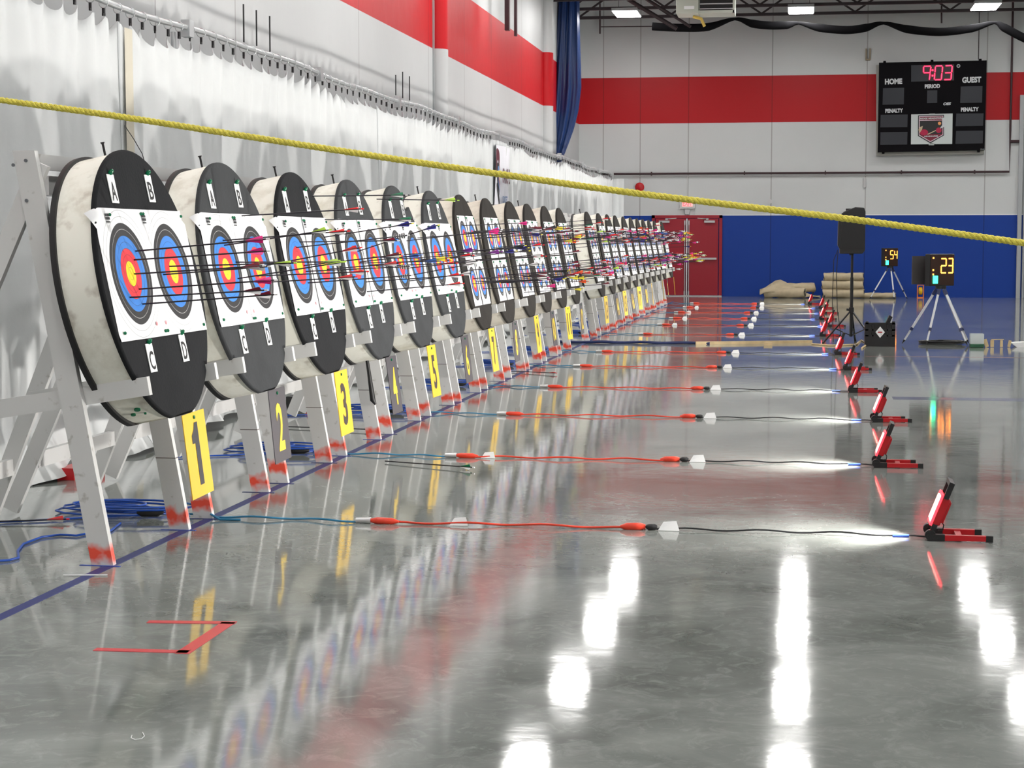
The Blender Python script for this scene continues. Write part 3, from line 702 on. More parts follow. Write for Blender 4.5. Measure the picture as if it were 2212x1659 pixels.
for i, Y in enumerate(LY):
    o = s0 if i == 0 else dup(s0)
    o.location = (-3.09, Y, 0)
    tag(o, 'white timber stand with orange marked feet at the %s' % plate_name(i), 'stand', 'white timber target stands')
    # blue tape ticks at the feet
    for s_, w_ in ((-1, 'near'), (1, 'far')):
        mb = MB(); strip(mb, (-3.20-random.uniform(0, .05), Y+s_*.515-.03), (-3.05, Y+s_*.515-.03+random.uniform(-.01, .01)), .018, .0022)
        tag(mb.build('foot_tape', M['bluetape2'] if i % 3 == 0 else M['bluetape']), 'small blue tape mark at the %s front foot, stand by %s' % (w_, plate_name(i)), 'tape', 'tape marks at the stand feet')
# loose strap on stand four
p0 = Vector((-3.05, LY[3]-.12, .70))
tag(MB().tube([p0, p0+Vector((0.02, .01, -.15)), p0+Vector((.05, .0, -.35)), p0+Vector((.07, .0, -.38))], [.012, .014, .02, .008], 8).build('hanging_strap', M['black']), 'black strap hanging under the butt of the charcoal plate 4', 'strap')

def sheet(name, m, Yc, cy, cu, w_, h_, rip=0):
    """paper pinned to the leaning face; parts that overhang the round edge bend back over it"""
    n = 18; vs = []; uv = []
    for r in range(n+1):
        for k in range(n+1):
            y = -w_/2+w_*k/n; u = -h_/2+h_*r/n; Y, U = cy+y, cu+u; rr = math.hypot(Y, U); nn = .0035+.002*math.sin(k*.5+cy*9+Yc)+(.003 if cy > 0 else 0)
            if rr > RB-.01:
                ex = max(0, rr-(RB-.004)); f_ = (RB+.004+ex*.2)/rr if ex > 0 else 1; Y *= f_; U *= f_; nn = .008-ex*1.25
            # local frame origin at the sheet centre
            vs.append((nn, Y-cy, U-cu)); uv.append((y, u))
    me = bpy.data.meshes.new(name); fs = [(r*(n+1)+k, r*(n+1)+k+1, (r+1)*(n+1)+k+1, (r+1)*(n+1)+k) for r in range(n) for k in range(n)]
    me.from_pydata(vs, [], fs); me.materials.append(m); ul = me.uv_layers.new(name='UVMap')
    for l in me.loops: ul.data[l.index].uv = uv[l.vertex_index]
    for p in me.polygons: p.use_smooth = True
    o = bpy.data.objects.new(name, me); COL.objects.link(o)
    o.location = plane_pt(Yc, cy, cu); o.rotation_euler = (0, -LA, 0)
    return o
def pins(par, pts):
    for y, z in pts: MB().tube([(.006, y, z), (.013, y, z), (.017, y, z)], [.007, .0085, .003], 10).build('pin', M['pin'], par)
def logo_mark(par, y, z, s_=1.0):
    mb = MB()
    for a, b_, ww, hh in ((-.015, .012, .022, .012), (.012, .012, .022, .012), (-.015, -.004, .022, .012), (.012, -.004, .022, .012), (-.002, -.02, .045, .006)):
        mb.box((.0095, y+a*s_, z+b_*s_), (.0012, ww*s_, hh*s_))
    return mb.build('printed_mark', M['ink'], par)
GU = .055                                  # centre of the printed faces above the drum centre
def yz2(i): return LY[i]
for i, Yc in enumerate(LY):
    if i < 6:
        for s_, nm in ((-1, 'left'), (1, 'right')):
            hh = .615; o = sheet('paper_target', M['t60'], Yc, -.292 if s_ < 0 else .272, GU, .610, hh)
            tag(o, 'large ringed paper target, %s half of the butt above %s' % (nm, plate_name(i)), 'paper target', 'large paper target faces')
            a = .285
            pins(o, [(a*.93*s_, .28), (-a*.93*s_, .285), (a*.93*s_, -.28), (-a*.93*s_, -.285)] if s_ > 0 else [(-.13, .275), (.27, .285), (.27, -.285), (-.25, -.27)])
            logo_mark(o, -.265 if s_ > 0 else -.16, .262, 1.0)
            MB().tube([(.007, -.26 if s_ > 0 else .18, -.245), (.0085, -.26 if s_ > 0 else .18, -.245)], .010, 16).build('printed_dot', mat('pink_print', (.85, .35, .38), .5) if 'pink_print' not in bpy.data.materials else bpy.data.materials['pink_print'], o)
    else:
        for s_, nm in ((-1, 'left'), (1, 'right')):
            for t_, vn in ((1, 'upper'), (-1, 'lower')):
                o = sheet('paper_target', M['t40'], Yc, s_*.212, GU-.035+t_*.218, .408, .418)
                tag(o, 'small ringed paper target, %s %s of the butt above %s' % (vn, nm, plate_name(i)), 'paper target', 'small paper target faces')
                if i < 14: pins(o, [(-.18, .19), (.18, .19)]); logo_mark(o, -.165, .17, .7)
# shooter letters
for i in range(6):
    for ch, y, u in (('A', -.30, .455), ('B', .19, .470), ('C', -.27, -.345), ('D', .19, -.325)):
        if i in (3, 4, 5): y *= .85
        o = empty('letter_card', plane_pt(LY[i], y, u), (0, -LA, 0))
        MB().box((.004, 0, 0), (.003, .085, .135)).build('card', M['paper'], o)
        mb = MB(); text_part(mb, ch, 0, 0, .058, .088, M=Matrix.Translation((.0068, 0, -.012)) @ Matrix.Rotation(PI/2, 4, 'Z') @ Matrix.Rotation(PI/2, 4, 'X'), bold=.012); mb.build('letter', M['ink'], o, fix=False)
        MB().tube([(.004, 0, .070), (.016, 0, .080), (.024, 0, .086)], [.010, .011, .005], 10).build('pin', M['pin'], o)
        tag(o, 'white card lettered %s on the butt above %s' % (ch, plate_name(i)), 'card', 'lettered cards A to D')
# number plates
for i, Yc in enumerate(LY):
    odd = i % 2 == 0
    e = empty('number_plate', (-2.915, Yc+(.075 if i < 12 else .02), .650), (random.uniform(-.02, .02), math.radians(-6)+random.uniform(-.03, .03), random.uniform(-.12, .12) if i > 8 else 0))
    MB().box((0, 0, -.205), (.004, .315, .41)).build('plate', M['yellow_plate'] if odd else M['black_plate'], e)
    st = str(i+1); mb = MB()
    if st == '1': mb.add([(0.0035, y, z) for y, z in ((-.062, -.150), (-.062, -.110), (-.030, -.085), (-.010, -.050), (.034, -.050), (.034, -.355), (-.024, -.355), (-.024, -.150))], [(0, 1, 2, 7), (2, 3, 4, 7), (4, 5, 6, 7)])
    else: text_part(mb, st, 0, 0, .12 if len(st) == 1 else .20, .27, M=Matrix.Translation((.0035, 0, -.215)) @ Matrix.Rotation(PI/2, 4, 'Z') @ Matrix.Rotation(PI/2, 4, 'X'), bold=.025)
    mb.build('number', M['ink'] if st == '1' else (M['dark_digit'] if odd else M['yellow_digit']), e, fix=False)
    MB().tube([(0, 0, -.025), (.008, 0, -.025)], .009, 10).build('pin', M['pin'], e)
    tag(e, 'tall %s plate numbered %d in %s hanging below its butt' % ('yellow' if odd else 'charcoal', i+1, 'dark' if odd else 'yellow'), 'number plate', 'number plates')

# ------------------------------------------------------------ arrows
ACOL = {'pink': (.90, .02, .28), 'dark red': (.22, .0, .02), 'red': (.80, .015, .02), 'green': (.0, .20, .08), 'lime': (.55, .85, .10), 'yellow': (.90, .80, .05), 'navy': (.02, .02, .22), 'white': (.75, .75, .75), 'orange': (.95, .12, .02), 'blue': (.03, .12, .45), 'purple': (.22, .01, .30), 'black': (.015, .015, .02), 'striped': (.7, .7, .7)}
AM = {k: mat('vane_'+k.replace(' ', '_'), v, .4) for k, v in ACOL.items()}
def stripes():
    m, nt, N, L, b = NT('vane_barred'); tc = N.new('ShaderNodeTexCoord'); wv = N.new('ShaderNodeTexWave'); wv.inputs['Scale'].default_value = 22; wv.bands_direction = 'X'; L.new(tc.outputs['Object'], wv.inputs['Vector'])
    r = N.new('ShaderNodeValToRGB'); r.color_ramp.interpolation = 'CONSTANT'; r.color_ramp.elements[1].position = .5; r.color_ramp.elements[0].color = (.7, .7, .7, 1); r.color_ramp.elements[1].color = (.06, .06, .06, 1)
    L.new(wv.outputs['Fac'], r.inputs[0]); L.new(r.outputs[0], b.inputs['Base Color']); return m
AM['striped'] = stripes()
second = {'dark red': 'white', 'green': 'white', 'red': 'white', 'pink': 'pink', 'lime': 'white', 'orange': 'orange'}
AL = .66
shaft_me = None; vane_me = {}; nock_me = {}
def mk_arrow(colour, L=AL):
    global shaft_me
    e = empty('arrow')
    if shaft_me is None:
        o = MB().tube([(-.05, 0, 0), (AL-.015, 0, 0)], .0042, 6).build('shaft', M['shaft'], e); shaft_me = o.data
    else:
        o = bpy.data.objects.new('shaft', shaft_me); COL.objects.link(o); o.parent = e
    o.scale = (L/AL, 1, 1)
    if colour not in vane_me:
        mb = MB(); c2 = second.get(colour)
        for k in range(3):
            a = math.radians(90+120*k+8); d = Vector((0, math.cos(a), math.sin(a)))
            P = [(-.115, .004), (-.080, .011), (-.045, .019), (-.035, .020), (-.030, .004)]
            t_ = Vector((0, -d.z, d.y))*.0007
            vs = [Vector((x, 0, 0))+d*r+t_ for x, r in P]+[Vector((x, 0, 0))+d*r-t_ for x, r in P]
            n = 5; mb.add(vs, [tuple(range(n)), tuple(range(2*n-1, n-1, -1))]+[(i_, i_+n, (i_+1) % n+n, (i_+1) % n) for i_ in range(n)], 1 if (k == 1 and c2) else 0)
        o = mb.build('vanes', [AM[colour]]+([AM[c2]] if c2 else []), e); vane_me[colour] = o.data
        o2 = MB().tube([(-.016, 0, 0), (0, 0, 0)], .0045, 6).build('nock', AM['white'] if colour in ('dark red', 'green', 'pink') else AM['yellow'] if colour in ('black', 'navy') else AM[colour] if colour != 'striped' else AM['white'], e); nock_me[colour] = o2.data
    else:
        o = bpy.data.objects.new('vanes', vane_me[colour]); COL.objects.link(o); o.parent = e
        o2 = bpy.data.objects.new('nock', nock_me[colour]); COL.objects.link(o2); o2.parent = e
    o.location = (L, 0, 0); o2.location = (L, 0, 0); o.rotation_euler = (random.uniform(0, 2), 0, 0)
    return e
arrows = []    # (lane, colour, height, object)
def plane_hit(i, x, y):
    r = ray(x, y); n = Vector((math.cos(LA), 0, math.sin(LA))); c = Vector((XB, LY[i], ZB))
    return Vector((0, 0, H))+r*((c-Vector((0, 0, H))).dot(n)/r.dot(n))
def shoot(i, a, b, colour):
    p = plane_hit(i, *a); q = atY(b[0], b[1], p.y+random.uniform(-.015, .015)); L = (q-p).length; d = (q-p).normalized()
    if L < .45: d = Vector((1, d.y, d.z)).normalized(); L = .62
    e = mk_arrow(colour, min(L, .80)); e.location = p
    e.rotation_euler = d.to_track_quat('X', 'Z').to_euler(); arrows.append((i, colour, p.z, e))
def c1(x, y): return (x/3.352, 280+y/3.352)
def c3(x, y): return (600+x/4.424, 340+y/4.424)
for a, b, c in [((978, 880), (1950, 790), 'pink'), ((968, 943), (1955, 878), 'pink'), ((1215, 990), (2150, 965), 'lime'), ((970, 1045), (1925, 985), 'dark red'), ((1172, 1050), (1960, 990), 'white'),
                ((1005, 1155), (2010, 1088), 'pink'), ((933, 1215), (1940, 1162), 'dark red'), ((1030, 1263), (2010, 1193), 'dark red')]: shoot(0, c1(*a), c1(*b), c)
for a, b, c in [(c1(1620, 838), c3(515, 690), 'lime'), (c1(1610, 803), c3(690, 702), 'red'), (c1(1715, 1080), c3(655, 995), 'lime'), (c1(1740, 625), c3(822, 490), 'red'), (c1(1840, 1000), c3(805, 860), 'red'),
                (c1(1850, 1060), c3(872, 1090), 'red'), (c1(1860, 1110), c3(762, 1140), 'red'), (c1(1700, 960), c3(165, 1000), 'lime')]: shoot(1, a, b, c)
for a, b, c in [((200, 808), (1165, 795), 'dark red'), ((170, 862), (1262, 742), 'striped'), ((240, 1035), (1205, 925), 'dark red'), ((260, 1090), (1290, 1040), 'striped'), ((280, 1200), (1300, 1125), 'striped'),
                ((330, 370), (1242, 360), 'green'), ((440, 595), (955, 592), 'green'), ((430, 765), (1302, 628), 'navy'), ((460, 1070), (1180, 1010), 'red')]: shoot(2, c3(*a), c3(*b), c)
for a, b, c in [((850, 1283), (1785, 1203), 'red'), ((840, 1190), (1775, 1125), 'red'), ((870, 1030), (1640, 962), 'yellow'), ((760, 900), (1325, 705), 'navy'), ((780, 1000), (1385, 930), 'blue'), ((930, 1040), (1722, 1010), 'red'), ((900, 950), (1660, 985), 'orange'),
                ((1000, 400), (1735, 411), 'lime'), ((770, 1010), (1560, 990), 'blue')]: shoot(3, c3(*a), c3(*b), c)
for a, b, c in [((1225, 798), (2150, 688), 'pink'), ((1330, 770), (2140, 706), 'pink'), ((1190, 930), (1900, 880), 'purple'), ((1210, 1000), (1880, 935), 'red'), ((1220, 1060), (1930, 990), 'white'), ((1250, 1130), (1900, 1010), 'white'), ((1330, 960), (2150, 900), 'purple'), ((1260, 1180), (1870, 1105), 'white')]: shoot(4, c3(*a), c3(*b), c)
pal = {5: ['navy', 'red', 'black', 'white'], 6: ['dark red', 'dark red', 'navy', 'pink', 'white'], 7: ['dark red', 'dark red', 'yellow', 'black'], 8: ['dark red', 'yellow', 'orange', 'red'], 9: ['red', 'red', 'dark red', 'green'], 10: ['red', 'pink', 'red', 'lime'],
       11: ['red', 'pink', 'dark red', 'white'], 12: ['navy', 'orange', 'pink', 'red', 'blue'], 13: ['pink', 'red', 'lime', 'navy'], 14: ['pink', 'red', 'red', 'purple'], 15: ['red', 'dark red', 'blue', 'pink'], 16: ['dark red', 'red', 'white'], 17: ['dark red', 'pink', 'red', 'white'],
       18: ['dark red', 'purple', 'white', 'red'], 19: ['purple', 'pink', 'yellow', 'navy'], 20: ['yellow', 'lime', 'orange', 'pink'], 21: ['lime', 'white', 'orange', 'yellow', 'pink'], 22: ['lime', 'orange', 'pink', 'white', 'yellow', 'red']}
for i in range(5, 23):
    K = 8 if i == 5 else 14
    slope = random.uniform(-.02, .03)
    for k in range(K):
        if i == 5: cy, cu, sp_ = random.choice((-.308, .308)), GU, .10
        else: cy, cu, sp_ = random.choice((-.212, .212)), GU-.035+random.choice((-.218, .218)), .065
        y, u = cy+random.gauss(0, sp_), cu+random.gauss(0, sp_); y = max(-.56, min(.5, y)); u = max(-.46, min(.46, u))
        col = pal[i][k*len(pal[i])//K]
        e = mk_arrow(col, random.uniform(.64, .86)); p = plane_pt(LY[i], y, u); e.location = p
        d = Vector((1, random.uniform(-.03, .03), .065+slope+random.uniform(-.025, .025))).normalized(); e.rotation_euler = d.to_track_quat('X', 'Z').to_euler()
        arrows.append((i, col, p.z, e))
ordn = ['highest', 'second highest', 'third highest', 'fourth highest', 'fifth highest', 'sixth highest', 'seventh highest', 'eighth highest', 'ninth highest']
by = {}
for a in arrows: by.setdefault((a[0], a[1]), []).append(a)
for (i, col), lst in by.items():
    lst.sort(key=lambda t: -t[2]); cn = 'barred grey' if col == 'striped' else col
    for k, a in enumerate(lst):
        pre = 'only' if len(lst) == 1 else (ordn[k] if k < len(lst)-1 or len(lst) > 2 or k == 0 else 'lowest')
        if len(lst) == 2: pre = ('upper', 'lower')[k]
        tag(a[3], '%s arrow with %s vanes in the butt above %s' % (pre, cn, plate_name(i)), 'arrow', 'arrows stuck in the targets')
# arrows lying on the floor
def lying(a, b, colour, label):
    p, q = onfloor(*a, z=.012), onfloor(*b, z=.02); L = (q-p).length
    e = mk_arrow(colour, L); e.location = p; e.rotation_euler = (q-p).to_track_quat('X', 'Z').to_euler(); tag(e, label, 'arrow')
lying((845, 997), (1025, 1010), 'green', 'black arrow with green and white vanes lying on the floor right of the third stand')
lying((-60, 1128), (150, 1121), 'red', 'dark arrow with a red vane lying on the floor at the left edge')
lying((632, 922), (815, 928), 'black', 'dark arrow lying on the floor behind the third stand')
lying((1112, 802), (1203, 806), 'red', 'red-tipped arrow lying on the floor beyond the seventh stand')
tag(MB().bar(onfloor(137, 1242, .004), onfloor(232, 1242, .004), .006, .006).build('white_stick', M['paper']), 'thin white stick on the floor in front of the nearest stand', 'stick')

# ------------------------------------------------------------ floor work lights and their cords
def worklight():
    e = empty('work_light')
    for s_, x1 in ((-1, .275), (1, .235)):
        mb = MB(); mb.bar((-.03, s_*.10, .018), (x1, s_*.10, .018), .032, .026)
        leg = mb.build('base_bar', M['red'], e)
        MB().bar((x1-.028, s_*.10, .018), (x1+.006, s_*.10, .018), .036, .030).build('end_cap', M['black'], leg); MB().bar((-.035, s_*.10, .018), (.05, s_*.10, .018), .036, .031).build('end_cap', M['black'], leg)
    MB().bar((.12, -.10, .018), (.12, .10, .018), .03, .014, up=(0, 0, 1)).build('cross_bar', M['red'], e)
    for s_ in (-1, 1): MB().tube([(-.02, s_*.085, .03), (-.02, s_*.115, .03)], .026, 16).build('hinge', M['black'], e)
    R_ = Matrix.Translation((-.02, 0, .03)) @ Matrix.Rotation(math.radians(21), 4, 'Y')
    def P(x, y, z): return R_ @ Vector((x, y, z))
    mb = MB(); mb.add([(x, y, z) for x, y, z in [(-.012, -.095, .045), (-.012, .095, .045), (-.012, .095, .205), (-.012, -.095, .205), (.028, -.082, .055), (.028, .082, .055), (.028, .082, .195), (.028, -.082, .195)]], [(0, 1, 2, 3), (4, 7, 6, 5), (0, 4, 5, 1), (1, 5, 6, 2), (2, 6, 7, 3), (3, 7, 4, 0)], 0, False, R_)
    h_ = mb.build('lamp_head', M['red'], e, bevel=.006)
    mb = MB(); mb.box((-.018, 0, .125), (.014, .150, .128), 0, R_); mb.build('led_panel', M['flood_led'], h_)
    mb = MB()
    for y_, z_, a_, b_ in ((-.089, .125, .010, .150), (.089, .125, .010, .150), (0, .048, .188, .010), (0, .202, .188, .010)): mb.box((-.016, y_, z_), (.012, a_, b_), 0, R_)
    mb.build('rim', M['flood_rim'], h_)
    ld = bpy.data.lights.new('led_light', 'AREA'); ld.shape = 'RECTANGLE'; ld.size = .16; ld.size_y = .13; ld.energy = FLOOD_W; ld.spread = math.radians(135); ld.color = (1, .965, .92)
    lo = bpy.data.objects.new('led_light', ld); COL.objects.link(lo); lo.parent = e
    lo.matrix_local = R_ @ Matrix.Translation((-.026, 0, .125)) @ Matrix.Rotation(PI/2, 4, 'Y')
    mb = MB()
    for k in range(7): mb.box((.034, -.06+.02*k, .125), (.014, .004, .11), 0, R_)
    mb.build('cooling_fin', M['red'], h_)
    mb = MB()
    for s_ in (-1, 1): mb.box((.004, s_*.085, .23), (.026, .030, .075), 0, R_); MB().box((.004, s_*.09, .02), (.026, .016, .07), 0, R_).build('yoke', M['black'], e)
    mb.box((.004, 0, .268), (.026, .20, .020), 0, R_)
    mb.build('handle', M['black'], e)
    mb = MB(); mb.tube([P(.03, .02, .07), P(.055, .02, .055), P(.06, .02, .03), P(.04, .02, .02)], .004, 6); mb.build('lead', M['black'], e)
    return e
w0 = worklight()
WL = [(2010, 1168), (1893, 1010), (1888, 912), (1838, 848), (1826, 800), (1806, 767), (1774, 727), (1789, 706), (1772, 691), (1779, 678), (1771, 667), (1747, 658)]
WP = [onfloor(x, y) for x, y in WL]
wn = ['nearest', 'second', 'third', 'fourth', 'fifth', 'sixth', 'seventh', 'eighth', 'ninth', 'tenth', 'eleventh', 'farthest']
def wavy(a, b, n, amp, z=.007, lift=None):
    a, b = Vector(a), Vector(b); ph_ = random.uniform(0, 6); out = []
    for k in range(n+1):
        t = k/n; p = a.lerp(b, t); f_ = math.sin(PI*t)**.5
        p.y += amp*f_*(math.sin(t*n*.55+ph_)+.5*math.sin(t*n*.9+ph_*2)); p.z = z+(.006*f_*(1+math.sin(t*n*.8+ph_)))
        out.append(p)
    return out
def plug(a, b, r, m, name, par):
    a, b = Vector(a), Vector(b); return MB().tube([a, a.lerp(b, .2), a.lerp(b, .75), b], [r*.6, r, r, r*.35], 10).build(name, m, par)
def cable_tag(p, par, s_=1):
    mb = MB(); w_ = .055*s_; mb.add([(p.x-w_, p.y-.01, .002), (p.x+w_, p.y-.01, .002), (p.x+w_*.7, p.y+.01, .05*s_), (p.x-w_*.5, p.y+.01, .045*s_), (p.x-w_*.9, p.y+.045, .002), (p.x+w_*.8, p.y+.045, .002)], [(0, 1, 2, 3), (3, 2, 5, 4)])
    return mb.build('paper_tag', M['paper'], par, fix=False)
for k, p in enumerate(WP):
    o = w0 if k == 0 else dup(w0)
    o.location = (p.x+.02, p.y+.1, 0); o.rotation_euler = (0, 0, random.uniform(-.06, .03) if k else -.02)
    o.name = 'work_light'
    tag(o, '%s red floor work light in the row facing the targets' % wn[k], 'work light', 'red work lights on the floor')
    Y = p.y+.06; xr = (-.78, -.8, -.87, -.96, -.97, -.98, -1.05, -1.0, -1.02, -1.05, -1.0, -1.05)[k]; xb = (-2.2, -2.3, -2.45, -2.5, -2.55, -2.6, -2.45, -2.4, -2.4, -2.5, -2.5, -2.5)[k]
    e = tag(empty('light_cord'), 'black cord leading left from the %s work light' % wn[k], 'cord', 'black cords of the work lights')
    MB().tube(wavy((xr+.05, Y+.05, 0), (p.x-.02, Y+.02, 0), 26, .012), .0048, 6).build('cable', M['black_cord'], e)
    MB().tube([(p.x-.18, Y+.02, .008), (p.x-.10, Y+.02, .008)], .0085, 6).build('blue_tape', M['bluetape2'], e)
    plug((xr+.06, Y+.05, .016), (xr, Y+.05, .016), .016, M['black'], 'plug', e); cable_tag(Vector((xr+.12, Y+.04, 0)), e)
    e = tag(empty('extension_cord'), 'red extension cord on the floor feeding the %s work light' % wn[k], 'cord', 'red extension cords')
    MB().tube(wavy((xb, Y+.03, 0), (xr, Y+.05, 0), 26, .014), .0062, 6).build('cable', M['red_cord'], e)
    plug((xr-.0, Y+.05, .017), (xr-.13, Y+.05, .014), .020, M['red_cord'], 'socket', e); plug((xb-.02, Y+.03, .017), (xb+.13, Y+.03, .014), .018, M['red_cord'], 'plug', e)
    MB().tube([(xb-.10, Y+.03, .016), (xb-.02, Y+.03, .016)], [.014, .018], 10).build('clear_connector', M['silver'], e)
    if k in (0, 1, 7, 8, 9, 10): cable_tag(Vector((xb+.45 if k == 0 else xb+.2, Y+.03, 0)), e, .9)
    e = tag(empty('blue_cord'), 'blue cord linking the stands to the red cord of the %s work light' % wn[k], 'cord', 'blue cords under the stands')
    pts = wavy((-3.35, Y+.10, 0), (xb-.10, Y+.03, 0), 20, .03)
    MB().tube(pts, .0058, 6).build('cable', M['teal_cord'], e)
    # coiled slack behind the front legs
    cx, cy = -3.62, Y+.15; cp = []
    for t in range(90):
        a = t*.42; rr = .17+.09*math.sin(t*.23); cp.append((cx+rr*1.5*math.cos(a), cy+rr*math.sin(a)*.8, .010+.0006*t))
    cp = [(-4.3, cy-.5, .008), (-4.0, cy-.35, .008)]+cp+[(-3.35, Y+.10, .012)]
    MB().tube(cp, .0058, 6).build('coil', M['blue_cord'], e)
    plug((-3.50, Y+.02, .03), (-3.36, Y+.04, .03), .024, M['black'], 'plug', e)
e = tag(empty('blue_cord'), 'blue cord wandering out to the left edge of the floor in the foreground', 'cord')
MB().tube([onfloor(x, y, .007) for x, y in ((-30, 1213), (20, 1210), (40, 1205), (38, 1190), (50, 1175), (90, 1160), (130, 1155), (165, 1157), (200, 1150), (240, 1146), (260, 1130))], .0062, 6).build('cable', M['blue_cord'], e)
e = tag(empty('blue_cord'), 'teal cord looping up beside the right foot of the nearest stand', 'cord')
q = [onfloor(409, 1128), onfloor(415, 1100), onfloor(440, 1108), onfloor(475, 1125), onfloor(520, 1125)]
MB().tube([q[0]+Vector((0, 0, .03)), q[1]+Vector((0, -.15, .06)), q[2]+Vector((0, -.1, .05)), q[3]+Vector((0, 0, .008)), q[4]+Vector((0, 0, .006))], .0062, 6).build('cable', M['teal_cord'], e)
# heavy cable, wooden sticks across the floor near the speaker
YY = 25.9
tag(MB().tube(wavy((-3.6, YY, 0), (-1.3, YY, 0), 30, .02, .014), .020, 8).build('heavy_cable', M['navy']), 'thick navy cable crossing the floor between the two groups of stands', 'cable')
for a, b, l in (((1503, 744), (1754, 741), 'long raw wooden batten on the floor, longer of two'), ((1650, 746), (1668, 746), 'short raw wooden piece beside the long batten')):
    p, q = onfloor(*a), onfloor(*b); tag(MB().bar((p.x, p.y, .02), (q.x, q.y, .02), .035, .04).build('wooden_batten', M['wood']), l, 'batten')
tag(MB().tube([onfloor(x, y, .01) for x, y in ((1754, 743), (1790, 746), (1815, 746), (1850, 744), (1860, 735), (1875, 742), (1862, 752))], .014, 6).build('tan_cable', M['wood']), 'tan cable lying on the floor under the speaker stand', 'cable')

# small box things under the curtain edge
def case(x0, x1, y0, y1, l, deep=.5):
    a = onfloor(x0, y1); b = onfloor(x1, y1); hh = (y1-y0)/F*a.y
    e = tag(empty('storage_case', (a.x, a.y, 0)), l, 'case'); W_ = b.x-a.x
    MB().box((W_*.3, deep/2, hh/2), (W_*.6, deep, hh)).build('black_side', M['black'], e); MB().box((W_*.8, deep/2, hh/2), (W_*.4, deep, hh*.98)).build('red_end', M['red'], e)
case(70, 166, 1008, 1036, 'low black and red case half under the curtain behind the nearest stand'); case(618, 690, 856, 880, 'low black and red case under the curtain between the second and third stands')

# ------------------------------------------------------------ speaker on stand
sp = onfloor(1838, 742); 
e = tag(empty('speaker_stand', (sp.x, sp.y, 0)), 'black tripod stand under the loudspeaker', 'stand')
MB().tube([(0, 0, .10), (0, 0, .95)], .024, 12).build('lower_tube', M['blackgloss'], e); MB().tube([(0, 0, .55), (0, 0, 1.30)], .018, 12).build('pole', M['blackgloss'], e)
mb = MB().tube([(0, 0, .44), (0, 0, .52)], .036, 12); mb.tube([(0, 0, .48), (-.07, 0, .49)], .016, 8); mb.build('collar', M['black'], e)
for an in (200, 325, 80):
    a = math.radians(an); d = Vector((math.cos(a), math.sin(a), 0))
    lg_ = MB().bar(Vector((0, 0, .45))+d*.03, d*.42+Vector((0, 0, .015)), .028, .018, up=(0, 0, 1)).build('leg', M['blackgloss'], e)
    MB().bar(Vector((0, 0, .12))+d*.02, d*.24+Vector((0, 0, .215)), .018, .012, up=(0, 0, 1)).build('brace', M['blackgloss'], lg_)
    MB().box(tuple(d*.425+Vector((0, 0, .012))), (.035, .03, .024)).build('foot', M['black'], lg_)
e = tag(empty('loudspeaker', (sp.x-.01, sp.y, 1.29)), 'black loudspeaker cabinet on its tripod stand', 'loudspeaker')
mb = MB(); prof = [(-.17, 0), (.15, 0), (.185, .05), (.185, .60), (.165, .655), (.04, .665), (-.12, .60), (-.195, .52), (-.20, .12), (-.17, .07)]
mb.prism(prof, -.17, .17, 'y'); mb.build('cabinet', M['black'], e, bevel=.012)
MB().box((0, -.176, .33), (.30, .012, .5)).build('grille', M['blackgloss'], e); MB().tube([(0, 0, -.02), (0, 0, .02)], .03, 12).build('pole_socket', M['black'], e)
MB().box((-.03, 0, .630), (.12, .10, .03)).build('handle', M['black'], e)
tag(MB().tube([(sp.x-.20, sp.y, 1.35), (sp.x-.26, sp.y, 1.2), (sp.x-.27, sp.y, .6), (sp.x-.25, sp.y-.1, .02)], .006, 6).build('speaker_cable', M['black']), 'thin black cable hanging from the left side of the loudspeaker, outer one', 'cable')
tag(MB().tube([(sp.x-.20, sp.y+.02, 1.32), (sp.x-.22, sp.y, 1.0), (sp.x-.20, sp.y, .5), (sp.x-.13, sp.y-.1, .02)], .006, 6).build('speaker_cable', M['black']), 'thin black cable hanging from the left side of the loudspeaker, inner one', 'cable')
# milk crate
p = onfloor(1869, 748); q = onfloor(1932, 748); W_ = q.x-p.x
e = tag(empty('crate', ((p.x+q.x)/2, p.y+.16, 0)), 'black plastic milk crate with a white diamond label, right of the speaker stand', 'crate')
mb = MB(); Hc = .33; D_ = .32
mb.box((0, -D_/2, .07), (W_, .012, .14)); mb.box((0, D_/2, .16), (W_, .012, .32)); mb.box((0, 0, .01), (W_, D_, .02))
for s_ in (-1, 1): mb.box((s_*W_/2, 0, .16), (.012, D_, .32)); mb.box((s_*(W_/2-.02), -D_/2, .2), (.04, .02, .3))
for z in (.15, .23, .32): mb.box((0, -D_/2, z), (W_, .02, .022))
for s_ in (-1, 1): mb.box((s_*.10, -D_/2, .23), (.02, .02, .18))
mb.box((0, -D_/2+.01, .23), (W_*.96, .006, .17)); mb.build('basket', M['black'], e)
mb = MB(); mb.add([(0, -D_/2-.014, .12), (.065, -D_/2-.014, .20), (0, -D_/2-.014, .28), (-.065, -D_/2-.014, .20)], [(0, 1, 2, 3)]); mb.build('diamond_label', M['paper'], e, fix=False)
MB().box((0, -D_/2-.017, .20), (.06, .003, .016)).build('label_print', M['red'], e)
tag(MB().bar((e.location.x+.03, p.y+.16, .15), (e.location.x+.15, p.y+.17, .42), .07, .05).build('flashlight', M['black']), 'black torch-like tool sticking out of the milk crate', 'tool')
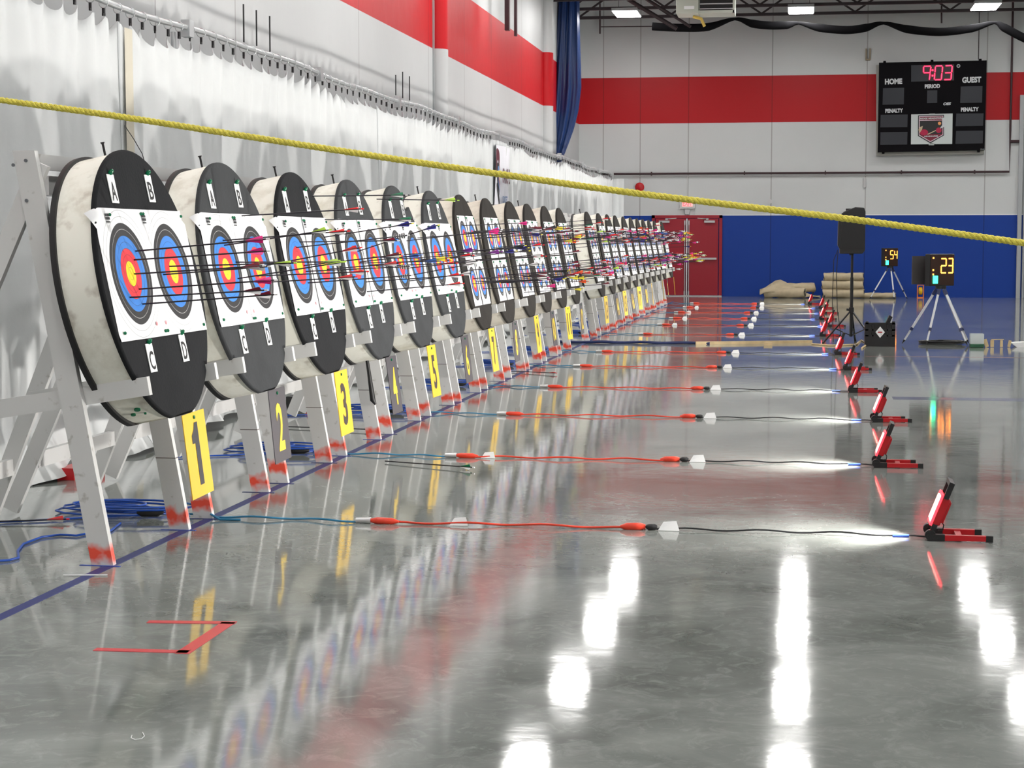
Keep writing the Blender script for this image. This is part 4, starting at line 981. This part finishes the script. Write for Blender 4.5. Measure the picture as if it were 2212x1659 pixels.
# timing clocks on tripods
def clock(xp, yp, second_panel, lab, num):
    b_ = onfloor(xp, yp); e = tag(empty('tripod', (b_.x, b_.y, 0)), 'white and navy survey tripod under the %s timing display' % lab, 'tripod', None)
    top = Vector((0, 0, .80))
    MB().tube([top, top+Vector((0, 0, .045))], .075, 16).build('head', M['black'], e)
    feet = [(-.50, -.10), (.10, -.28), (.44, .22), (-.17, -.20)][:3] if num == 2 else [(-.52, .02), (.36, -.22), (.42, .25), (-.20, -.22)]
    for fx, fy in feet:
        f_ = Vector((fx, fy, .02)); t_ = top+Vector((fx*.12, fy*.12, -.01)); m_ = t_.lerp(f_, .72)
        lg_ = MB().bar(t_, m_, .070, .030, up=(1, 0, 0)).build('leg', M['alu'], e)
        MB().bar(m_, t_.lerp(f_, .93), .042, .024, up=(1, 0, 0)).build('lower_leg', M['alu'], lg_)
        mb = MB().bar(t_, t_.lerp(f_, .10), .080, .045, up=(1, 0, 0)); mb.bar(t_.lerp(f_, .70), t_.lerp(f_, .75), .080, .042, up=(1, 0, 0)); mb.build('clamp', M['navy'], lg_)
        mb = MB(); mb.tube([t_.lerp(f_, .93), f_], [.016, .004], 8); mb.build('spike', M['black'], lg_)
        MB().bar(t_.lerp(f_, .40)+Vector((0, -.014, 0)), t_.lerp(f_, .47)+Vector((0, -.014, 0)), .026, .006, up=(1, 0, 0)).build('maker_label', M['pipe_dark'], lg_)
    e = tag(empty('timing_display', (b_.x, b_.y, .845), (0, 0, math.radians(38))), '%s timing display with orange digits and a green lamp on its tripod' % lab, 'timer', 'archery timing displays')
    MB().box((0, .03, .22), (.46, .10, .45)).build('case', M['black'], e, bevel=.01); MB().box((0, -.022, .22), (.43, .006, .42)).build('screen', mat('dark_amber_screen%d' % num, (.035, .012, .006), .3), e)
    def sg(cx, cz, ww, hh, on, name):
        mb = MB(); t = .018
        S7 = {'a': ((-ww/2, hh), (ww/2, hh)), 'g': ((-ww/2, 0), (ww/2, 0)), 'd': ((-ww/2, -hh), (ww/2, -hh)), 'f': ((-ww/2, 0), (-ww/2, hh)), 'b': ((ww/2, 0), (ww/2, hh)), 'e': ((-ww/2, -hh), (-ww/2, 0)), 'c': ((ww/2, -hh), (ww/2, 0))}
        for s_ in on:
            (xa, za), (xb_, zb_) = S7[s_]; nn = 5
            for q in range(nn):
                t0 = (q+.15)/nn; t1 = (q+.85)/nn
                mb.bar((cx+xa+(xb_-xa)*t0, -.028, cz+za+(zb_-za)*t0), (cx+xa+(xb_-xa)*t1, -.028, cz+za+(zb_-za)*t1), t, .004, up=(0, 1, 0))
        mb.build(name, M['ledor'], e)
    sg(.02, .28, .09, .10, 'abged' if num == 1 else 'acdfg', 'digit'); sg(.15, .28, .08, .10, 'abgcd' if num == 1 else 'bcfg', 'digit')
    mb = MB()
    for z in (.39, .22, .16): mb.box((-.17, -.028, z), (.022, .004, .022))
    mb.build('indicator', M['ledor'], e)
    MB().box((-.13, -.030, .085), (.085, .010, .11)).build('green_lamp', M['ledgr'], e, bevel=.004)
    if second_panel:
        mb = MB().box((0, 0, 0), (.02, .30, .40)); MB_o = empty('counter_panel', (b_.x-.24, b_.y+.10, .845+.215), (0, 0, math.radians(-70)))
        tag(MB_o, 'dark side panel with a white zero beside the nearer timing display', 'panel')
        MB().box((0, 0, 0), (.02, .34, .40)).build('board', mat('dark_grey_panel', (.05, .045, .045), .5), MB_o)
        mb = MB(); text_part(mb, '0', .07, .10, .045, .07, M=Matrix.Translation((.012, 0, 0)) @ Matrix.Rotation(PI/2, 4, 'Z') @ Matrix.Rotation(PI/2, 4, 'X'), bold=.03); mb.build('numeral', M['paper'], MB_o, fix=False)
clock(2030, 746, True, 'nearer', 1); clock(1922, 648, False, 'farther', 2)
# coil of cable under the near tripod
p = onfloor(2035, 744); cp = []
for t in range(80): a = t*.5; rr = .22+.05*math.sin(t*.37); cp.append((p.x+rr*1.25*math.cos(a), p.y+rr*.8*math.sin(a), .012+.0005*t))
tag(MB().tube(cp, .010, 6).build('coiled_cable', M['black']), 'black coiled cable on the floor under the nearer tripod', 'cable')
# jar lamp, wood blocks, white sheet
p = onfloor(2111, 751); e = tag(empty('plastic_tub', (p.x, p.y+.1, 0)), 'clear plastic tub with a green base on the floor right of the tripod', 'tub')
MB().box((0, 0, .025), (.19, .17, .05)).build('base', M['greenclr'], e, bevel=.01)
mb = MB()
for s_ in (-1, 1): mb.box((s_*.088, 0, .12), (.008, .16, .14)); mb.box((0, s_*.078, .12), (.18, .006, .14))
mb.build('shell', M['clear'], e)
mb = MB(); mb.tube([(-.03, 0, .05), (-.02, 0, .12)], .02, 8); mb.tube([(.03, 0, .05), (.03, 0, .14)], .018, 8); mb.build('contents', M['silver'], e)
for k, (x, y, wd, hh, l) in enumerate(((2132, 750, .05, .11, 'leftmost small wooden block, leaning beside the plastic tub'), (2143, 750, .045, .09, 'second small wooden block from the tub'), (2163, 750, .035, .09, 'third small wooden block from the tub'), (2179, 750, .035, .09, 'rightmost small wooden block, near the white card'))):
    p = onfloor(x, y); o = MB().box((0, 0, hh/2), (wd, .05, hh)).build('wooden_block', M['wood']); o.location = (p.x, p.y, .005); o.rotation_euler = (0, (-.3, 0, 0, .2)[k], 0); tag(o, l, 'block', 'small wooden blocks')
a, b = onfloor(2144, 750), onfloor(2163, 750)
tag(MB().bar((a.x-.02, a.y, .105), (b.x+.03, b.y, .108), .02, .012).build('wooden_strip', M['wood']), 'thin wooden strip laid across two small blocks', 'strip')
p = onfloor(2200, 750); tag(MB().add([(p.x-.1, p.y, .06), (p.x+.35, p.y, .09), (p.x+.35, p.y+.2, .09), (p.x-.1, p.y+.2, .06), (p.x-.02, p.y, 0), (p.x+.3, p.y, 0), (p.x+.3, p.y+.15, 0), (p.x-.02, p.y+.15, 0)], [(0, 1, 2, 3), (0, 4, 5, 1), (4, 7, 6, 5), (3, 2, 6, 7), (0, 3, 7, 4), (1, 5, 6, 2)]).build('white_tray', M['paper']), 'white tray on the floor cut by the right edge of the picture', 'tray')
# rolled canvas against the far wall
def roll(x0, x1, y, r, l, Y=47.4, z=None, yaw=0, sq=1.0):
    a, b = atY(x0, y, Y), atY(x1, y, Y); zz = r*sq if z is None else z; L = b.x-a.x; e = tag(empty('canvas_roll', ((a.x+b.x)/2, Y, zz), (0, 0, yaw)), l, 'canvas roll', 'tan canvas rolls by the far wall')
    mb = MB(); n = 28; vs = []; K = 14
    for i in range(K+1):
        x = -L/2+L*i/K
        for k in range(n):
            q = 2*PI*k/n; rr = r*(1+.07*math.sin(3*q+i*.8)+.04*math.sin(i*1.9+q)); vs.append((x+.02*math.sin(q*2), rr*math.cos(q), rr*sq*math.sin(q)))
    mb.add(vs, [(i*n+k, i*n+(k+1) % n, (i+1)*n+(k+1) % n, (i+1)*n+k) for i in range(K) for k in range(n)], 0, True); mb.add(vs[:n], [tuple(range(n))]); mb.add(vs[-n:], [tuple(range(n))])
    mb.build('canvas', M['tan'], e)
    for s_ in (-1, 1):
        sp_ = [(s_*(L/2+.006), r*(.85-.08*t/6)*math.cos(t*.7), r*sq*(.85-.08*t/6)*math.sin(t*.7)) for t in range(40)]; MB().tube(sp_, .006, 5).build('spiral_edge', M['ink'], e)
roll(1778, 1866, 636, .115, 'bottom canvas roll of the stack behind the speaker stand'); roll(1776, 1864, 626, .11, 'middle canvas roll of the stack behind the speaker stand', z=.34); roll(1780, 1864, 618, .10, 'top canvas roll of the stack behind the speaker stand', z=.55)
roll(1866, 1934, 636, .10, 'flattened canvas roll extending right of the stack', sq=.7)
roll(1650, 1740, 630, .13, 'lower canvas roll of the loose heap near the doors', Y=47.2, yaw=-.25); roll(1665, 1760, 620, .15, 'upper canvas roll of the loose heap near the doors', Y=47.6, z=.26, yaw=.2, sq=.8)
mb = MB(); vs = []; base = atY(1705, 640, 47.7)
for i in range(13):
    for k in range(7):
        x = -.75+1.55*i/12; y = -.35+.7*k/6; z = max(.01, .42*math.exp(-((x+.25)/.55)**2)*(1-(y/.45)**2)+.03*math.sin(i*1.3+k)); vs.append((base.x+x, 47.5+y, z))
mb.add(vs, [(i*7+k, i*7+k+1, (i+1)*7+k+1, (i+1)*7+k) for i in range(12) for k in range(6)], 0, True)
o = mb.build('canvas_sheet', M['tan'], fix=False); o.modifiers.new('t', 'SOLIDIFY').thickness = .02; tag(o, 'rumpled tan canvas draped over the loose rolls near the doors', 'canvas')
# orange cord reel
p = atY(1988, 641, 47.8); e = tag(empty('cord_reel', (p.x, 47.8, 0)), 'orange cord reel with yellow cord standing by the blue wall', 'reel')
mb = MB()
for s_ in (-1, 1): mb.box((s_*.075, 0, .17), (.02, .12, .34))
mb.box((0, 0, .33), (.15, .12, .02)); mb.box((0, 0, .012), (.15, .14, .024)); mb.build('frame', M['orange'], e)
MB().tube([(-.05, 0, .18), (-.04, 0, .18), (.04, 0, .18), (.05, 0, .18)], [.06, .10, .10, .06], 16).build('cord', M['yellow_plate'], e)

# ------------------------------------------------------------ yellow rope across the foreground
ps = [(-2200, -90), (-1000, 80), (0, 216), (260, 252), (550, 297), (850, 343), (1100, 379), (1325, 411), (1600, 445), (1850, 475), (2212, 525), (2700, 592), (5200, 950)]
wp = [atY(x, y, 4.0) for x, y in ps]
line = cat(wp, 90)
e = tag(empty('barrier_rope'), 'yellow twisted rope stretched across the whole view in front', 'rope')
dist = 0; acc = [0]
for i in range(1, len(line)): dist += (line[i]-line[i-1]).length; acc.append(dist)
for s_ in range(3):
    pts = []
    for i, p in enumerate(line):
        t = (line[min(i+1, len(line)-1)]-line[max(i-1, 0)]).normalized(); u = Vector((0, 1, 0)); v = t.cross(u).normalized(); a = acc[i]*2*PI/.036+s_*2*PI/3
        pts.append(p+(u*math.cos(a)+v*math.sin(a))*.0036)
    MB().tube(pts, .0044, 7).build('strand', M['rope'], e)
# small scraps on the floor
mb = MB().tube([onfloor(x, y, .003) for x, y in ((285, 1588), (283, 1594), (292, 1598), (306, 1596), (312, 1590), (308, 1582))], .0016, 5)
tag(mb.build('string_scrap', M['paper']), 'tiny curl of white string on the floor at the bottom left', 'string')
